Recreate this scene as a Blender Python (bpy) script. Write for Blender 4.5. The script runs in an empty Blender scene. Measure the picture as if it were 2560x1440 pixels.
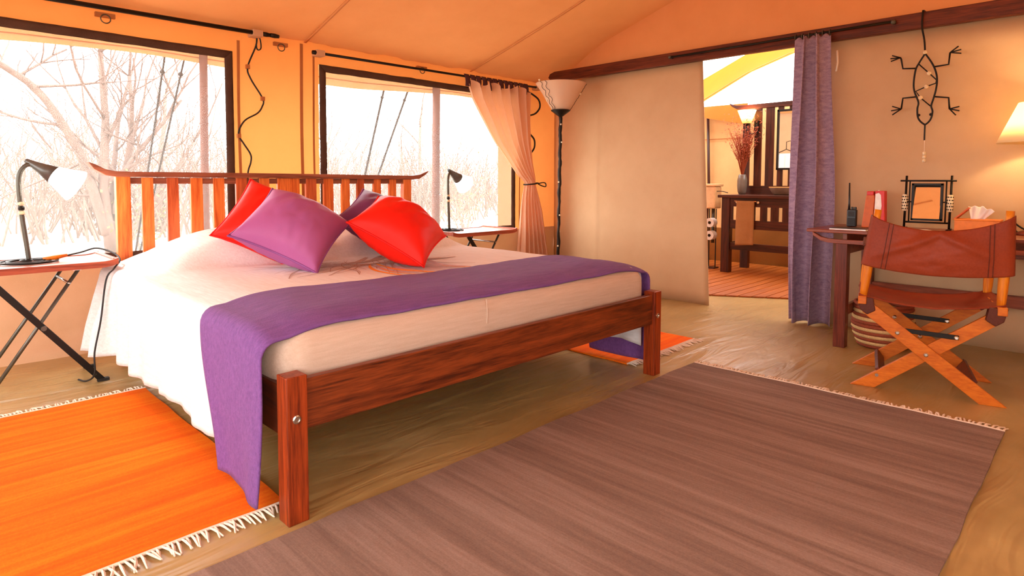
import bpy, math, random
from mathutils import Vector, Matrix, noise
S = bpy.context.scene
COL = S.collection
random.seed(7)
PI = math.pi

# ------------------------------------------------------------------ camera
cd = bpy.data.cameras.new('camera'); cam = bpy.data.objects.new('camera', cd); COL.objects.link(cam)
YAW, PITCH, ROLL = 0.7945, 0.0568, 0.0026
cd.sensor_width = 36.0; cd.lens = 36.0 * 1535.06 / 2560.0
cd.shift_y = -(720.0 - 542.23) / 2560.0
cd.clip_start = 0.05; cd.clip_end = 200
f_ = Vector((math.sin(YAW) * math.cos(PITCH), math.cos(YAW) * math.cos(PITCH), -math.sin(PITCH)))
r_ = Vector((math.cos(YAW), -math.sin(YAW), 0)); u_ = r_.cross(f_)
rr = r_ * math.cos(ROLL) + u_ * math.sin(ROLL); uu = -r_ * math.sin(ROLL) + u_ * math.cos(ROLL)
cam.matrix_world = Matrix(((rr.x, uu.x, -f_.x, -0.7766), (rr.y, uu.y, -f_.y, -1.6615), (rr.z, uu.z, -f_.z, 1.0), (0, 0, 0, 1)))
S.camera = cam

# ------------------------------------------------------------------ sky and exposure
W = bpy.data.worlds.new('sky'); S.world = W; W.use_nodes = True
bg = W.node_tree.nodes['Background']; bg.inputs[0].default_value = (1.0, 0.985, 0.96, 1); bg.inputs[1].default_value = 7.5
S.view_settings.view_transform = 'Standard'; S.view_settings.look = 'None'
S.view_settings.exposure = 0.1; S.view_settings.gamma = 1.0
S.view_settings.use_curve_mapping = False

# ------------------------------------------------------------------ materials
def lin(c):
    return tuple((v / 255 / 12.92 if v / 255 <= 0.04045 else ((v / 255 + 0.055) / 1.055) ** 2.4) for v in c)
def newmat(name):
    m = bpy.data.materials.new(name); m.use_nodes = True
    nt = m.node_tree; b = nt.nodes['Principled BSDF']; return m, nt, b
def N(nt, t, **kw):
    n = nt.nodes.new(t)
    for k, v in kw.items(): setattr(n, k, v)
    return n
def coords(nt, scale=(1, 1, 1), rot=(0, 0, 0)):
    tc = N(nt, 'ShaderNodeTexCoord'); mp = N(nt, 'ShaderNodeMapping')
    mp.inputs['Scale'].default_value = scale; mp.inputs['Rotation'].default_value = rot
    nt.links.new(tc.outputs['Object'], mp.inputs['Vector']); return mp.outputs['Vector']
def ramp(nt, fac, stops):
    r = N(nt, 'ShaderNodeValToRGB'); e = r.color_ramp.elements
    e[0].position = stops[0][0]; e[0].color = (*stops[0][1], 1); e[1].position = stops[-1][0]; e[1].color = (*stops[-1][1], 1)
    for p, c in stops[1:-1]:
        x = e.new(p); x.color = (*c, 1)
    nt.links.new(fac, r.inputs['Fac']); return r.outputs['Color']
def bump(nt, h, b, strength=0.3, dist=0.01):
    n = N(nt, 'ShaderNodeBump'); n.inputs['Strength'].default_value = strength; n.inputs['Distance'].default_value = dist
    nt.links.new(h, n.inputs['Height']); nt.links.new(n.outputs['Normal'], b.inputs['Normal']); return n
def noisetex(nt, vec, scale, detail=4, rough=0.55, dist=0.0):
    n = N(nt, 'ShaderNodeTexNoise'); n.inputs['Scale'].default_value = scale; n.inputs['Detail'].default_value = detail
    n.inputs['Roughness'].default_value = rough; n.inputs['Distortion'].default_value = dist
    nt.links.new(vec, n.inputs['Vector']); return n.outputs['Fac']

def plain(name, c, rough=0.5, metal=0.0, spec=0.5, var=0.12, vscale=30, emit=None, estr=0, bmp=0.0):
    m, nt, b = newmat(name)
    fac = noisetex(nt, coords(nt), vscale, 3)
    col = ramp(nt, fac, [(0.25, tuple(x * (1 - var) for x in c)), (0.75, tuple(min(1, x * (1 + var)) for x in c))])
    nt.links.new(col, b.inputs['Base Color'])
    b.inputs['Roughness'].default_value = rough; b.inputs['Metallic'].default_value = metal
    b.inputs['Specular IOR Level'].default_value = spec
    if bmp: bump(nt, fac, b, bmp, 0.004)
    if emit:
        b.inputs['Emission Color'].default_value = (*emit, 1); b.inputs['Emission Strength'].default_value = estr
    return m
def wood(name, dark, light, axis='x', rough=0.4, scale=14, coat=0.04):
    m, nt, b = newmat(name)
    sc = {'x': (0.06, 1, 1), 'y': (1, 0.06, 1), 'z': (1, 1, 0.06)}[axis]
    v = coords(nt, sc)
    f1 = noisetex(nt, v, scale * 2.2, 6, 0.65, 0.6)
    f2 = noisetex(nt, v, scale * 11, 4, 0.6)
    mx = N(nt, 'ShaderNodeMath', operation='MULTIPLY_ADD'); mx.inputs[1].default_value = 0.35
    nt.links.new(f2, mx.inputs[0])
    m2 = N(nt, 'ShaderNodeMath', operation='MULTIPLY'); m2.inputs[1].default_value = 0.65; nt.links.new(f1, m2.inputs[0])
    nt.links.new(m2.outputs[0], mx.inputs[2])
    col = ramp(nt, mx.outputs[0], [(0.38, dark), (0.5, tuple((a + c) / 2 for a, c in zip(dark, light))), (0.63, light)])
    nt.links.new(col, b.inputs['Base Color']); b.inputs['Roughness'].default_value = rough
    b.inputs['Coat Weight'].default_value = coat; b.inputs['Coat Roughness'].default_value = 0.25
    b.inputs['Specular IOR Level'].default_value = 0.3
    bump(nt, mx.outputs[0], b, 0.12, 0.003)
    return m
def cloth(name, c, c2=None, rough=0.9, weave=260, slub=None, transl=0.0, tcol=None, bmp=0.25, lowvar=0.1, sheen=0.0):
    """woven fabric: fine crossed weave, slubs along one axis, optional light coming through"""
    m, nt, b = newmat(name)
    c2 = c2 or tuple(x * 0.8 for x in c)
    v = coords(nt)
    if slub:
        f = noisetex(nt, coords(nt, slub), 1.0, 5, 0.6)
    else:
        f = noisetex(nt, v, 3.0, 4, 0.6)
    fine = noisetex(nt, v, weave, 2, 0.5)
    mx = N(nt, 'ShaderNodeMath', operation='MULTIPLY_ADD'); mx.inputs[1].default_value = 0.3
    nt.links.new(fine, mx.inputs[0])
    m2 = N(nt, 'ShaderNodeMath', operation='MULTIPLY'); m2.inputs[1].default_value = 0.7; nt.links.new(f, m2.inputs[0])
    nt.links.new(m2.outputs[0], mx.inputs[2])
    col = ramp(nt, mx.outputs[0], [(0.33, c2), (0.67, c)])
    nt.links.new(col, b.inputs['Base Color']); b.inputs['Roughness'].default_value = rough
    b.inputs['Specular IOR Level'].default_value = 0.2
    if sheen: b.inputs['Sheen Weight'].default_value = sheen
    bn = bump(nt, mx.outputs[0], b, bmp, 0.004)
    if transl > 0:
        t = N(nt, 'ShaderNodeBsdfTranslucent'); t.inputs['Color'].default_value = (*(tcol or c), 1)
        nt.links.new(bn.outputs['Normal'], t.inputs['Normal'])
        ms = N(nt, 'ShaderNodeMixShader'); ms.inputs[0].default_value = transl
        nt.links.new(b.outputs[0], ms.inputs[1]); nt.links.new(t.outputs[0], ms.inputs[2])
        nt.links.new(ms.outputs[0], nt.nodes['Material Output'].inputs['Surface'])
    return m

M = {}
M['canvas_wall'] = cloth('canvas_wall', lin((230, 160, 96)), lin((220, 148, 84)), transl=0.26, tcol=lin((255, 172, 92)), weave=400, bmp=0.12)
M['canvas_low'] = cloth('canvas_low', lin((216, 178, 146)), lin((200, 160, 126)), transl=0.04, tcol=lin((230, 160, 90)), weave=400, bmp=0.15)
M['canvas_right'] = cloth('canvas_right', lin((208, 174, 136)), lin((198, 162, 124)), transl=0.03, weave=400, bmp=0.12)
M['canvas_roof'] = cloth('canvas_roof', lin((226, 158, 104)), lin((218, 148, 94)), transl=0.03, tcol=lin((230, 150, 80)), weave=400, bmp=0.1)
M['canvas_shade'] = cloth('canvas_shade', lin((216, 168, 118)), lin((204, 154, 104)), transl=0.05, tcol=lin((240, 180, 110)), weave=400, bmp=0.12)
M['canvas_fly'] = cloth('canvas_fly', lin((206, 160, 108)), lin((192, 146, 94)), transl=0.12, tcol=lin((226, 172, 112)), weave=300, bmp=0.1)
M['canvas_flap'] = cloth('canvas_flap', lin((176, 92, 28)), lin((160, 80, 22)), transl=0.05, weave=400)  # brown-orange, darkened further: the flap's shade is put into its colour
M['canvas_brown'] = cloth('canvas_brown', lin((150, 94, 40)), lin((136, 82, 32)), weave=400)
M['canvas_yellow'] = cloth('canvas_yellow', lin((196, 96, 4)), lin((186, 88, 3)), transl=0.2, tcol=lin((220, 120, 4)), weave=300, bmp=0.1)
M['binding'] = cloth('binding', lin((92, 68, 56)), lin((66, 46, 38)), weave=300, bmp=0.2)
M['seam'] = cloth('seam', lin((196, 128, 78)), lin((170, 104, 60)), weave=300, bmp=0.2, transl=0.1)
M['linen'] = cloth('linen', lin((208, 184, 166)), lin((194, 168, 148)), weave=320, slub=(9, 120, 120), bmp=0.25)  # tan, toned down so the shadow on the bed end is in the colour
M['throw'] = cloth('throw', lin((128, 84, 148)), lin((104, 66, 124)), slub=(9, 90, 70), weave=220, bmp=0.6, sheen=0.04)
M['purple_satin'] = cloth('purple_satin', lin((174, 96, 152)), lin((160, 84, 138)), rough=0.5, weave=500, bmp=0.05)
M['plum'] = cloth('plum', lin((120, 62, 112)), lin((104, 50, 96)), rough=0.45, weave=500, bmp=0.05)
M['red_satin'] = cloth('red_satin', lin((236, 34, 20)), lin((222, 26, 16)), rough=0.5, weave=500, bmp=0.05)
M['red_piping'] = cloth('red_piping', lin((230, 30, 24)), lin((205, 22, 18)), rough=0.6)
M['purple_piping'] = cloth('purple_piping', lin((150, 90, 150)), lin((124, 66, 124)), rough=0.6)
M['curtain_tan'] = cloth('curtain_tan', lin((236, 200, 172)), lin((226, 186, 156)), transl=0.4, tcol=lin((245, 190, 140)), slub=(60, 60, 6), bmp=0.2)
M['curtain_tab'] = cloth('curtain_tab', lin((92, 62, 70)), lin((72, 46, 54)), bmp=0.2)
M['curtain_purple'] = cloth('curtain_purple', lin((176, 152, 172)), lin((128, 104, 130)), slub=(22, 22, 60), weave=240, bmp=0.35)
M['leather'] = cloth('leather', lin((150, 62, 34)), lin((124, 46, 22)), rough=0.5, weave=120, bmp=0.15)
M['leather_dark'] = cloth('leather_dark', lin((104, 52, 38)), lin((80, 38, 28)), rough=0.55, weave=120, bmp=0.15)
M['fringe'] = cloth('fringe', lin((240, 224, 206)), lin((222, 200, 178)), weave=200, bmp=0.3)
M['towel'] = cloth('towel', lin((176, 128, 84)), lin((150, 104, 64)), weave=180, bmp=0.6)
M['shirt'] = cloth('shirt', lin((240, 222, 216)), lin((226, 206, 200)), weave=300)
M['tissue'] = cloth('tissue', lin((246, 240, 236)), lin((234, 226, 220)), weave=300, transl=0.2)
M['wood_bed_x'] = wood('wood_bed_x', lin((70, 26, 9)), lin((142, 64, 26)), 'x')
M['wood_bed_y'] = wood('wood_bed_y', lin((50, 20, 12)), lin((104, 44, 20)), 'y')
M['wood_bed_z'] = wood('wood_bed_z', lin((88, 26, 6)), lin((168, 66, 22)), 'z')
M['wood_slat'] = wood('wood_slat', lin((186, 76, 22)), lin((240, 134, 62)), 'z')
M['wood_slat_dark'] = wood('wood_slat_dark', lin((156, 62, 26)), lin((214, 108, 58)), 'z')
M['wood_rail'] = wood('wood_rail', lin((110, 56, 38)), lin((160, 92, 66)), 'x')
M['wood_beam'] = wood('wood_beam', lin((62, 22, 12)), lin((116, 50, 26)), 'y')
M['wood_desk_y'] = wood('wood_desk_y', lin((96, 40, 22)), lin((158, 80, 52)), 'y', rough=0.28)
M['wood_desk_z'] = wood('wood_desk_z', lin((74, 26, 14)), lin((128, 56, 34)), 'z')
M['wood_chair'] = wood('wood_chair', lin((184, 88, 8)), lin((216, 118, 22)), 'y')
M['wood_chair_z'] = wood('wood_chair_z', lin((184, 90, 8)), lin((230, 140, 30)), 'z')
M['wood_table'] = wood('wood_table', lin((150, 84, 62)), lin((206, 148, 122)), 'x', rough=0.3)
M['wood_table_edge'] = wood('wood_table_edge', lin((128, 52, 30)), lin((190, 96, 66)), 'x')
M['wood_vanity_y'] = wood('wood_vanity_y', lin((40, 12, 4)), lin((84, 32, 12)), 'y')
M['wood_vanity_z'] = wood('wood_vanity_z', lin((40, 12, 4)), lin((88, 34, 12)), 'z')
M['wood_deck'] = wood('wood_deck', lin((136, 66, 14)), lin((176, 94, 28)), 'x', rough=0.5)
M['pole_wood'] = wood('pole_wood', lin((44, 20, 14)), lin((78, 36, 26)), 'z')
M['black_iron'] = plain('black_iron', lin((30, 25, 22)), 0.45, 0.6)
M['grey_iron'] = plain('grey_iron', lin((92, 90, 82)), 0.4, 0.7)
M['lamp_grey'] = plain('lamp_grey', lin((96, 98, 96)), 0.35, 0.3)
M['chrome'] = plain('chrome', lin((200, 196, 190)), 0.25, 1.0)
M['black_plastic'] = plain('black_plastic', lin((26, 24, 26)), 0.4)
M['rubber'] = plain('rubber', lin((24, 22, 22)), 0.6)
M['white_plastic'] = plain('white_plastic', lin((232, 226, 222)), 0.4)
M['bone'] = plain('bone', lin((226, 206, 170)), 0.5, vscale=80, var=0.3)
M['bead'] = plain('bead', lin((240, 226, 196)), 0.35)
M['opal'] = cloth('opal', lin((225, 228, 226)), lin((215, 220, 218)), transl=0.6, tcol=(.95, .97, .96), rough=0.3, bmp=0.02)
M['frosted'] = cloth('frosted', lin((238, 214, 190)), lin((232, 206, 180)), transl=0.35, tcol=lin((250, 220, 190)), rough=0.4, bmp=0.02)
M['shade'] = cloth('shade', lin((250, 236, 208)), lin((246, 230, 198)), transl=0.6, tcol=lin((255, 240, 206)), bmp=0.05)
M['bulb'] = plain('bulb', (1, .96, .9), emit=(1, 0.95, 0.88), estr=110)
M['bulb_warm'] = plain('bulb_warm', (1, .8, .5), emit=(1, 0.66, 0.28), estr=25)
M['paper_white'] = plain('paper_white', lin((240, 236, 230)), 0.7)
M['red_card'] = plain('red_card', lin((206, 30, 28)), 0.45)
M['orange_card'] = plain('orange_card', lin((200, 92, 20)), 0.5)
M['orange_box'] = plain('orange_box', lin((232, 128, 28)), 0.5)
M['wick_red'] = plain('wick_red', lin((150, 70, 44)), 0.85, vscale=160, var=0.3, bmp=0.5)
M['wick_cream'] = plain('wick_cream', lin((222, 190, 130)), 0.85, vscale=160, var=0.2, bmp=0.5)
M['ceramic'] = plain('ceramic', lin((112, 98, 88)), 0.25, var=0.2, vscale=9)
M['basin'] = plain('basin', lin((128, 104, 88)), 0.35, var=0.15)
M['dry_grass'] = plain('dry_grass', lin((150, 62, 22)), 0.8)
M['cistern'] = plain('cistern', lin((222, 176, 124)), 0.3)
M['ground'] = plain('ground', (0.42, 0.36, 0.29), 0.95, vscale=1.5, var=0.25)
M['bark'] = plain('bark', (0.17, 0.105, 0.085), 0.95, vscale=12, var=0.3)
M['twig'] = plain('twig', (0.225, 0.155, 0.125), 0.95, vscale=6, var=0.25)
M['leaf'] = plain('leaf', (0.24, 0.12, 0.06), 0.9, vscale=6, var=0.4)
M['leaf_green'] = plain('leaf_green', (0.15, 0.15, 0.06), 0.9, vscale=6, var=0.4)
M['rope'] = plain('rope', (.035, .02, .015), 0.9)
M['post_out'] = plain('post_out', (0.19, 0.068, 0.045), 0.8, vscale=14, var=0.2)
def mirror_mat():
    m, nt, b = newmat('mirror_glass'); b.inputs['Metallic'].default_value = 1; b.inputs['Roughness'].default_value = 0.02
    nt.links.new(ramp(nt, noisetex(nt, coords(nt), 2), [(0.3, (0.86, 0.86, 0.84)), (0.7, (0.9, 0.9, 0.88))]), b.inputs['Base Color']); return m
M['mirror'] = mirror_mat()
def screen_mat():
    m, nt, b = newmat('insect_screen')
    v = coords(nt, (1, 1, 1)); f = noisetex(nt, v, 600, 1)
    tr = N(nt, 'ShaderNodeBsdfTransparent'); tl = N(nt, 'ShaderNodeBsdfTranslucent'); tl.inputs['Color'].default_value = (.85, .84, .82, 1)
    df = N(nt, 'ShaderNodeBsdfDiffuse'); df.inputs['Color'].default_value = (.5, .48, .45, 1)
    a = N(nt, 'ShaderNodeMixShader'); a.inputs[0].default_value = 0.25; nt.links.new(tl.outputs[0], a.inputs[1]); nt.links.new(df.outputs[0], a.inputs[2])
    mm = N(nt, 'ShaderNodeMapRange'); mm.inputs[3].default_value = 0.08; mm.inputs[4].default_value = 0.16; nt.links.new(f, mm.inputs[0])
    ms = N(nt, 'ShaderNodeMixShader'); nt.links.new(mm.outputs[0], ms.inputs[0]); nt.links.new(tr.outputs[0], ms.inputs[1]); nt.links.new(a.outputs[0], ms.inputs[2])
    nt.links.new(ms.outputs[0], nt.nodes['Material Output'].inputs['Surface']); return m
M['screen'] = screen_mat()
def floor_mat():
    m, nt, b = newmat('groundsheet')
    v = coords(nt); f = noisetex(nt, v, 1.6, 6, 0.6)
    col = ramp(nt, f, [(0.3, lin((150, 122, 72))), (0.55, lin((176, 146, 92))), (0.75, lin((192, 164, 110)))])
    nt.links.new(col, b.inputs['Base Color']); b.inputs['Roughness'].default_value = 0.3
    f2 = noisetex(nt, coords(nt, (1.1, 5, 1), (0, 0, 0.5)), 1.7, 3, 0.5, 0.8)
    bump(nt, f2, b, 0.55, 0.03)
    return m
M['floor'] = floor_mat()
def rug_mat(name, a, b2, c, axis, s1, s2, fine=180):
    m, nt, b = newmat(name)
    long_ = (s1, 0.35, 1) if axis == 'x' else (0.35, s1, 1)
    f1 = noisetex(nt, coords(nt, long_), 1.0, 6, 0.65, 0.2)
    sh = (s2, 1.1, 1) if axis == 'x' else (1.1, s2, 1)
    f2 = noisetex(nt, coords(nt, sh), 1.0, 5, 0.7)
    f3 = noisetex(nt, coords(nt), fine, 2, 0.6)
    ad = N(nt, 'ShaderNodeMath', operation='MULTIPLY_ADD'); ad.inputs[1].default_value = 0.45; nt.links.new(f2, ad.inputs[0])
    t = N(nt, 'ShaderNodeMath', operation='MULTIPLY'); t.inputs[1].default_value = 0.4; nt.links.new(f1, t.inputs[0]); nt.links.new(t.outputs[0], ad.inputs[2])
    ad2 = N(nt, 'ShaderNodeMath', operation='MULTIPLY_ADD'); ad2.inputs[1].default_value = 0.15; nt.links.new(f3, ad2.inputs[0]); nt.links.new(ad.outputs[0], ad2.inputs[2])
    nt.links.new(ramp(nt, ad2.outputs[0], [(0.38, a), (0.5, b2), (0.62, c)]), b.inputs['Base Color'])
    b.inputs['Roughness'].default_value = 0.95; b.inputs['Specular IOR Level'].default_value = 0.15
    bump(nt, ad2.outputs[0], b, 0.5, 0.006); return m
M['rug_brown'] = rug_mat('rug_brown', lin((114, 92, 82)), lin((136, 112, 100)), lin((158, 134, 122)), 'x', 7, 26)
M['rug_orange'] = rug_mat('rug_orange', lin((232, 84, 8)), lin((246, 108, 10)), lin((252, 134, 22)), 'y', 6, 26)
def spread_mat():
    """linen with a printed tree: brown branches fanning out and orange feather strokes (flat print)"""
    m, nt, b = newmat('bedspread_linen')
    v = coords(nt); slub = noisetex(nt, coords(nt, (120, 9, 120)), 1, 4, 0.6)
    base = ramp(nt, slub, [(0.3, lin((222, 217, 216))), (0.7, lin((238, 235, 236)))])
    va = N(nt, 'ShaderNodeVertexColor', layer_name='print')
    mx = N(nt, 'ShaderNodeMixRGB'); nt.links.new(va.outputs['Alpha'], mx.inputs[0]); nt.links.new(base, mx.inputs[1]); nt.links.new(va.outputs['Color'], mx.inputs[2])
    nt.links.new(mx.outputs[0], b.inputs['Base Color']); b.inputs['Roughness'].default_value = 0.9; b.inputs['Specular IOR Level'].default_value = 0.2
    bump(nt, slub, b, 0.2, 0.003); return m
M['bedspread'] = spread_mat()
M['print_brown'] = plain('print_brown', lin((178, 142, 124)), 0.9)
M['print_orange'] = plain('print_orange', lin((240, 150, 30)), 0.9)
M['print_lilac'] = plain('print_lilac', lin((206, 176, 178)), 0.9)

# ------------------------------------------------------------------ mesh helpers
class MB:
    def __init__(s): s.v = []; s.f = []
    def add(s, vs, fs):
        o = len(s.v); s.v += [Vector(p) for p in vs]; s.f += [tuple(i + o for i in q) for q in fs]; return s
    def box(s, x0, x1, y0, y1, z0, z1):
        return s.add([(x0, y0, z0), (x1, y0, z0), (x1, y1, z0), (x0, y1, z0), (x0, y0, z1), (x1, y0, z1), (x1, y1, z1), (x0, y1, z1)],
                     [(0, 3, 2, 1), (4, 5, 6, 7), (0, 1, 5, 4), (1, 2, 6, 5), (2, 3, 7, 6), (3, 0, 4, 7)])
    def obox(s, c, a, b, d):
        c, a, b, d = Vector(c), Vector(a), Vector(b), Vector(d)
        return s.add([c - a - b - d, c + a - b - d, c + a + b - d, c - a + b - d, c - a - b + d, c + a - b + d, c + a + b + d, c - a + b + d],
                     [(0, 3, 2, 1), (4, 5, 6, 7), (0, 1, 5, 4), (1, 2, 6, 5), (2, 3, 7, 6), (3, 0, 4, 7)])
    def bar(s, p, q, w, d, up=(0, 0, 1)):
        p, q = Vector(p), Vector(q); t = (q - p).normalized(); up = Vector(up)
        if abs(t.dot(up)) > 0.98: up = Vector((0, 1, 0))
        a = t.cross(up).normalized(); b = a.cross(t)
        return s.obox((p + q) / 2, (q - p) / 2, a * w / 2, b * d / 2)
    def prism(s, poly, vec):
        n = len(poly); vec = Vector(vec); P = [Vector(p) for p in poly]
        return s.add(P + [p + vec for p in P], [tuple(range(n - 1, -1, -1)), tuple(range(n, 2 * n))] + [(i, (i + 1) % n, n + (i + 1) % n, n + i) for i in range(n)])
    def tube(s, pts, r, n=8, closed=False):
        P = [Vector(p) for p in pts]; k = len(P)
        R = r if isinstance(r, (list, tuple)) else [r] * k
        rings = []; prev = None
        for i in range(k):
            t = (P[(i + 1) % k] - P[i - 1]) if closed else (P[min(i + 1, k - 1)] - P[max(i - 1, 0)])
            if t.length < 1e-9: t = Vector((0, 0, 1))
            t.normalize()
            if prev is None:
                a = t.cross(Vector((0, 0, 1)))
                if a.length < 1e-3: a = t.cross(Vector((0, 1, 0)))
            else:
                a = prev - t * prev.dot(t)
                if a.length < 1e-6: a = t.cross(Vector((0, 1, 0.3)))
            a.normalize(); prev = a; b = t.cross(a)
            rings.append([P[i] + (a * math.cos(2 * PI * j / n) + b * math.sin(2 * PI * j / n)) * R[i] for j in range(n)])
        vs = [p for q in rings for p in q]; fs = []
        m = k if closed else k - 1
        for i in range(m):
            i2 = (i + 1) % k
            for j in range(n): fs.append((i * n + j, i * n + (j + 1) % n, i2 * n + (j + 1) % n, i2 * n + j))
        if not closed: fs.append(tuple(range(n - 1, -1, -1))); fs.append(tuple(range((k - 1) * n, k * n)))
        return s.add(vs, fs)
    def lathe(s, prof, c=(0, 0, 0), n=24, axis=None, caps=True):
        """prof: list of (radius, height) along axis from point c"""
        c = Vector(c); ax = Vector(axis or (0, 0, 1)).normalized()
        a = ax.cross(Vector((0, 0, 1)));
        if a.length < 1e-4: a = Vector((1, 0, 0))
        a.normalize(); b = ax.cross(a)
        vs = [c + ax * h + (a * math.cos(2 * PI * j / n) + b * math.sin(2 * PI * j / n)) * max(r, 1e-5) for r, h in prof for j in range(n)]
        fs = [(i * n + j, i * n + (j + 1) % n, (i + 1) * n + (j + 1) % n, (i + 1) * n + j) for i in range(len(prof) - 1) for j in range(n)]
        if caps: fs.append(tuple(range(n - 1, -1, -1))); fs.append(tuple(range((len(prof) - 1) * n, len(prof) * n)))
        return s.add(vs, fs)
    def ball(s, c, r, n=10, sc=(1, 1, 1)):
        c = Vector(c); m = max(4, n // 2)
        vs = [c + Vector((math.sin(PI * i / m) * math.cos(2 * PI * j / n) * sc[0], math.sin(PI * i / m) * math.sin(2 * PI * j / n) * sc[1], math.cos(PI * i / m) * sc[2])) * r for i in range(m + 1) for j in range(n)]
        return s.add(vs, [(i * n + j, (i + 1) * n + j, (i + 1) * n + (j + 1) % n, i * n + (j + 1) % n) for i in range(m) for j in range(n)])
    def grid(s, fn, nu, nv):
        vs = [fn(i / nu, j / nv) for j in range(nv + 1) for i in range(nu + 1)]
        return s.add(vs, [(j * (nu + 1) + i, j * (nu + 1) + i + 1, (j + 1) * (nu + 1) + i + 1, (j + 1) * (nu + 1) + i) for j in range(nv) for i in range(nu)])
    def build(s, name, mat, parent=None, smooth=False, bevel=0, solid=0, sub=0, **props):
        org = Vector((0, 0, 0))
        if parent is None:
            xs = [p.x for p in s.v]; ys = [p.y for p in s.v]; zs = [p.z for p in s.v]
            org = Vector(((min(xs) + max(xs)) / 2, (min(ys) + max(ys)) / 2, min(zs)))
        else:
            q = parent
            while q: org = org + q.location; q = q.parent
        me = bpy.data.meshes.new(name); me.from_pydata([tuple(p - org) for p in s.v], [], s.f); me.validate(); me.update()
        me.materials.append(M[mat] if isinstance(mat, str) else mat)
        o = bpy.data.objects.new(name, me); COL.objects.link(o)
        if parent is not None: o.parent = parent
        else: o.location = org
        if smooth:
            for p in me.polygons: p.use_smooth = True
        if bevel:
            b = o.modifiers.new('bevel', 'BEVEL'); b.width = bevel; b.segments = 2; b.limit_method = 'ANGLE'; b.angle_limit = 0.6
        if solid:
            b = o.modifiers.new('solid', 'SOLIDIFY'); b.thickness = solid; b.offset = 0
        if sub:
            b = o.modifiers.new('sub', 'SUBSURF'); b.levels = sub; b.render_levels = sub
        for k, v in props.items(): o[k] = v
        return o
def tag(o, label, cat, group=None):
    o['label'] = label; o['category'] = cat
    if group: o['group'] = group
    return o
def struct(o, label=None):
    o['kind'] = 'structure'
    if label: o['label'] = label
    return o
def thing(name, label, cat, loc=(0, 0, 0), group=None):
    o = bpy.data.objects.new(name, None); COL.objects.link(o); o.location = loc; o.empty_display_size = 0.1
    return tag(o, label, cat, group)
def copy_tree(o, parent=None):
    c = o.copy(); COL.objects.link(c); c.parent = parent
    for ch in list(o.children): copy_tree(ch, c)
    return c
def fbm(x, y, z=0.0, o=3): return noise.fractal(Vector((x, y, z)), 1.0, 2.0, o)
def lerp(a, b, t): return a + (b - a) * t
def sstep(a, b, x):
    t = max(0, min(1, (x - a) / (b - a))); return t * t * (3 - 2 * t)
def interp(tab, x):
    if x <= tab[0][0]: return tab[0][1]
    for (a, va), (b, vb) in zip(tab, tab[1:]):
        if x <= b:
            t = (x - a) / (b - a); return va + (vb - va) * t
    return tab[-1][1]
def smooth_path(pts, n=6):
    P = [Vector(p) for p in pts]; out = []
    for i in range(len(P) - 1):
        p0, p1, p2, p3 = P[max(i - 1, 0)], P[i], P[i + 1], P[min(i + 2, len(P) - 1)]
        for k in range(n):
            t = k / n
            out.append(0.5 * ((2 * p1) + (p2 - p0) * t + (2 * p0 - 5 * p1 + 4 * p2 - p3) * t * t + (3 * p1 - p0 - 3 * p2 + p3) * t ** 3))
    out.append(P[-1]); return out

#=================================================================== THE SETTING
XL, XR, YF, YB = -2.5, 3.88, -2.7, 2.62      # tent shell
EAVE, SLOPE = 2.015, 0.315
# ---- floor: groundsheet, a little uneven
fl = MB(); fl.grid(lambda u, v: Vector((lerp(XL - .1, 6.75, u), lerp(YF - .1, 3.2, v), 0.0)), 20, 14)
fl.box(XL - .1, 6.75, YF - .1, 3.2, -0.06, -0.01)
struct(fl.build('floor', 'floor'), 'tan canvas groundsheet floor of the tent')
# ---- back wall with two window openings
W1 = (-1.25, 0.885); W2 = (1.515, 3.61); WZ = (0.53, 1.87)
wb = MB()
def wy(x, z):
    w = 0.006 * fbm(x * 2.2, z * 1.3, 1.0)
    if z > WZ[1] - .01: w += 0.006 * math.sin((x * 1.0 - (z - 1.87) * .7) * 38 + 2 * fbm(x * 1.7, 0, 5)) * sstep(1.87, 1.93, z)
    return YB + w
def patch(x0, x1, z0, z1, nu=None, nv=None):
    nu = nu or max(2, int((x1 - x0) * 40)); nv = nv or max(2, int((z1 - z0) * 16))
    wb.grid(lambda u, v: Vector((lerp(x0, x1, u), wy(lerp(x0, x1, u), lerp(z0, z1, v)), lerp(z0, z1, v))), nu, nv)
patch(XL, 4.24, WZ[1], EAVE + .03)
for a, b in ((XL, W1[0]), (W1[1], W2[0]), (W2[1], 4.24)): patch(a, b, 0.5, WZ[1])
wall_back = struct(wb.build('wall_back', 'canvas_wall', smooth=True), 'backlit orange canvas tent wall with two windows')
# lower wall: looser cloth that slumps on to the floor
def low(u, v):
    x = lerp(XL, 4.24, u); z = lerp(0.0, 0.53, v)
    y = YB - 0.005 + 0.012 * fbm(x * 1.4, z * 3, 2) - 0.075 * (1 - sstep(0, .17, z)) * (0.7 + 0.6 * fbm(x * 2.0, 0, 7)) + 0.012 * math.sin(x * 7 + z * 9) * sstep(.1, .4, z)
    return Vector((x, y, z + (0.02 * fbm(x * 3, 1, 3) if 0.05 < z < .2 else 0)))
lw = MB(); lw.grid(low, 150, 26)
lw.build('lower_panel', 'canvas_low', wall_back, smooth=True)
for (x, w, z0, z1, dy) in ((0.925, .018, .52, 1.95, .012), (1.376, .022, .52, 2.0, .012), (1.47, .014, .52, 1.93, .012), (3.68, .012, .52, 1.9, .012)):
    m = MB(); m.grid(lambda u, v: Vector((x - w / 2 + w * u + .004 * math.sin(v * 6 + x), YB - dy, lerp(z0, z1, v))), 1, 14)
    m.build('seam_tape', 'seam', wall_back, solid=.004)
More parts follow.
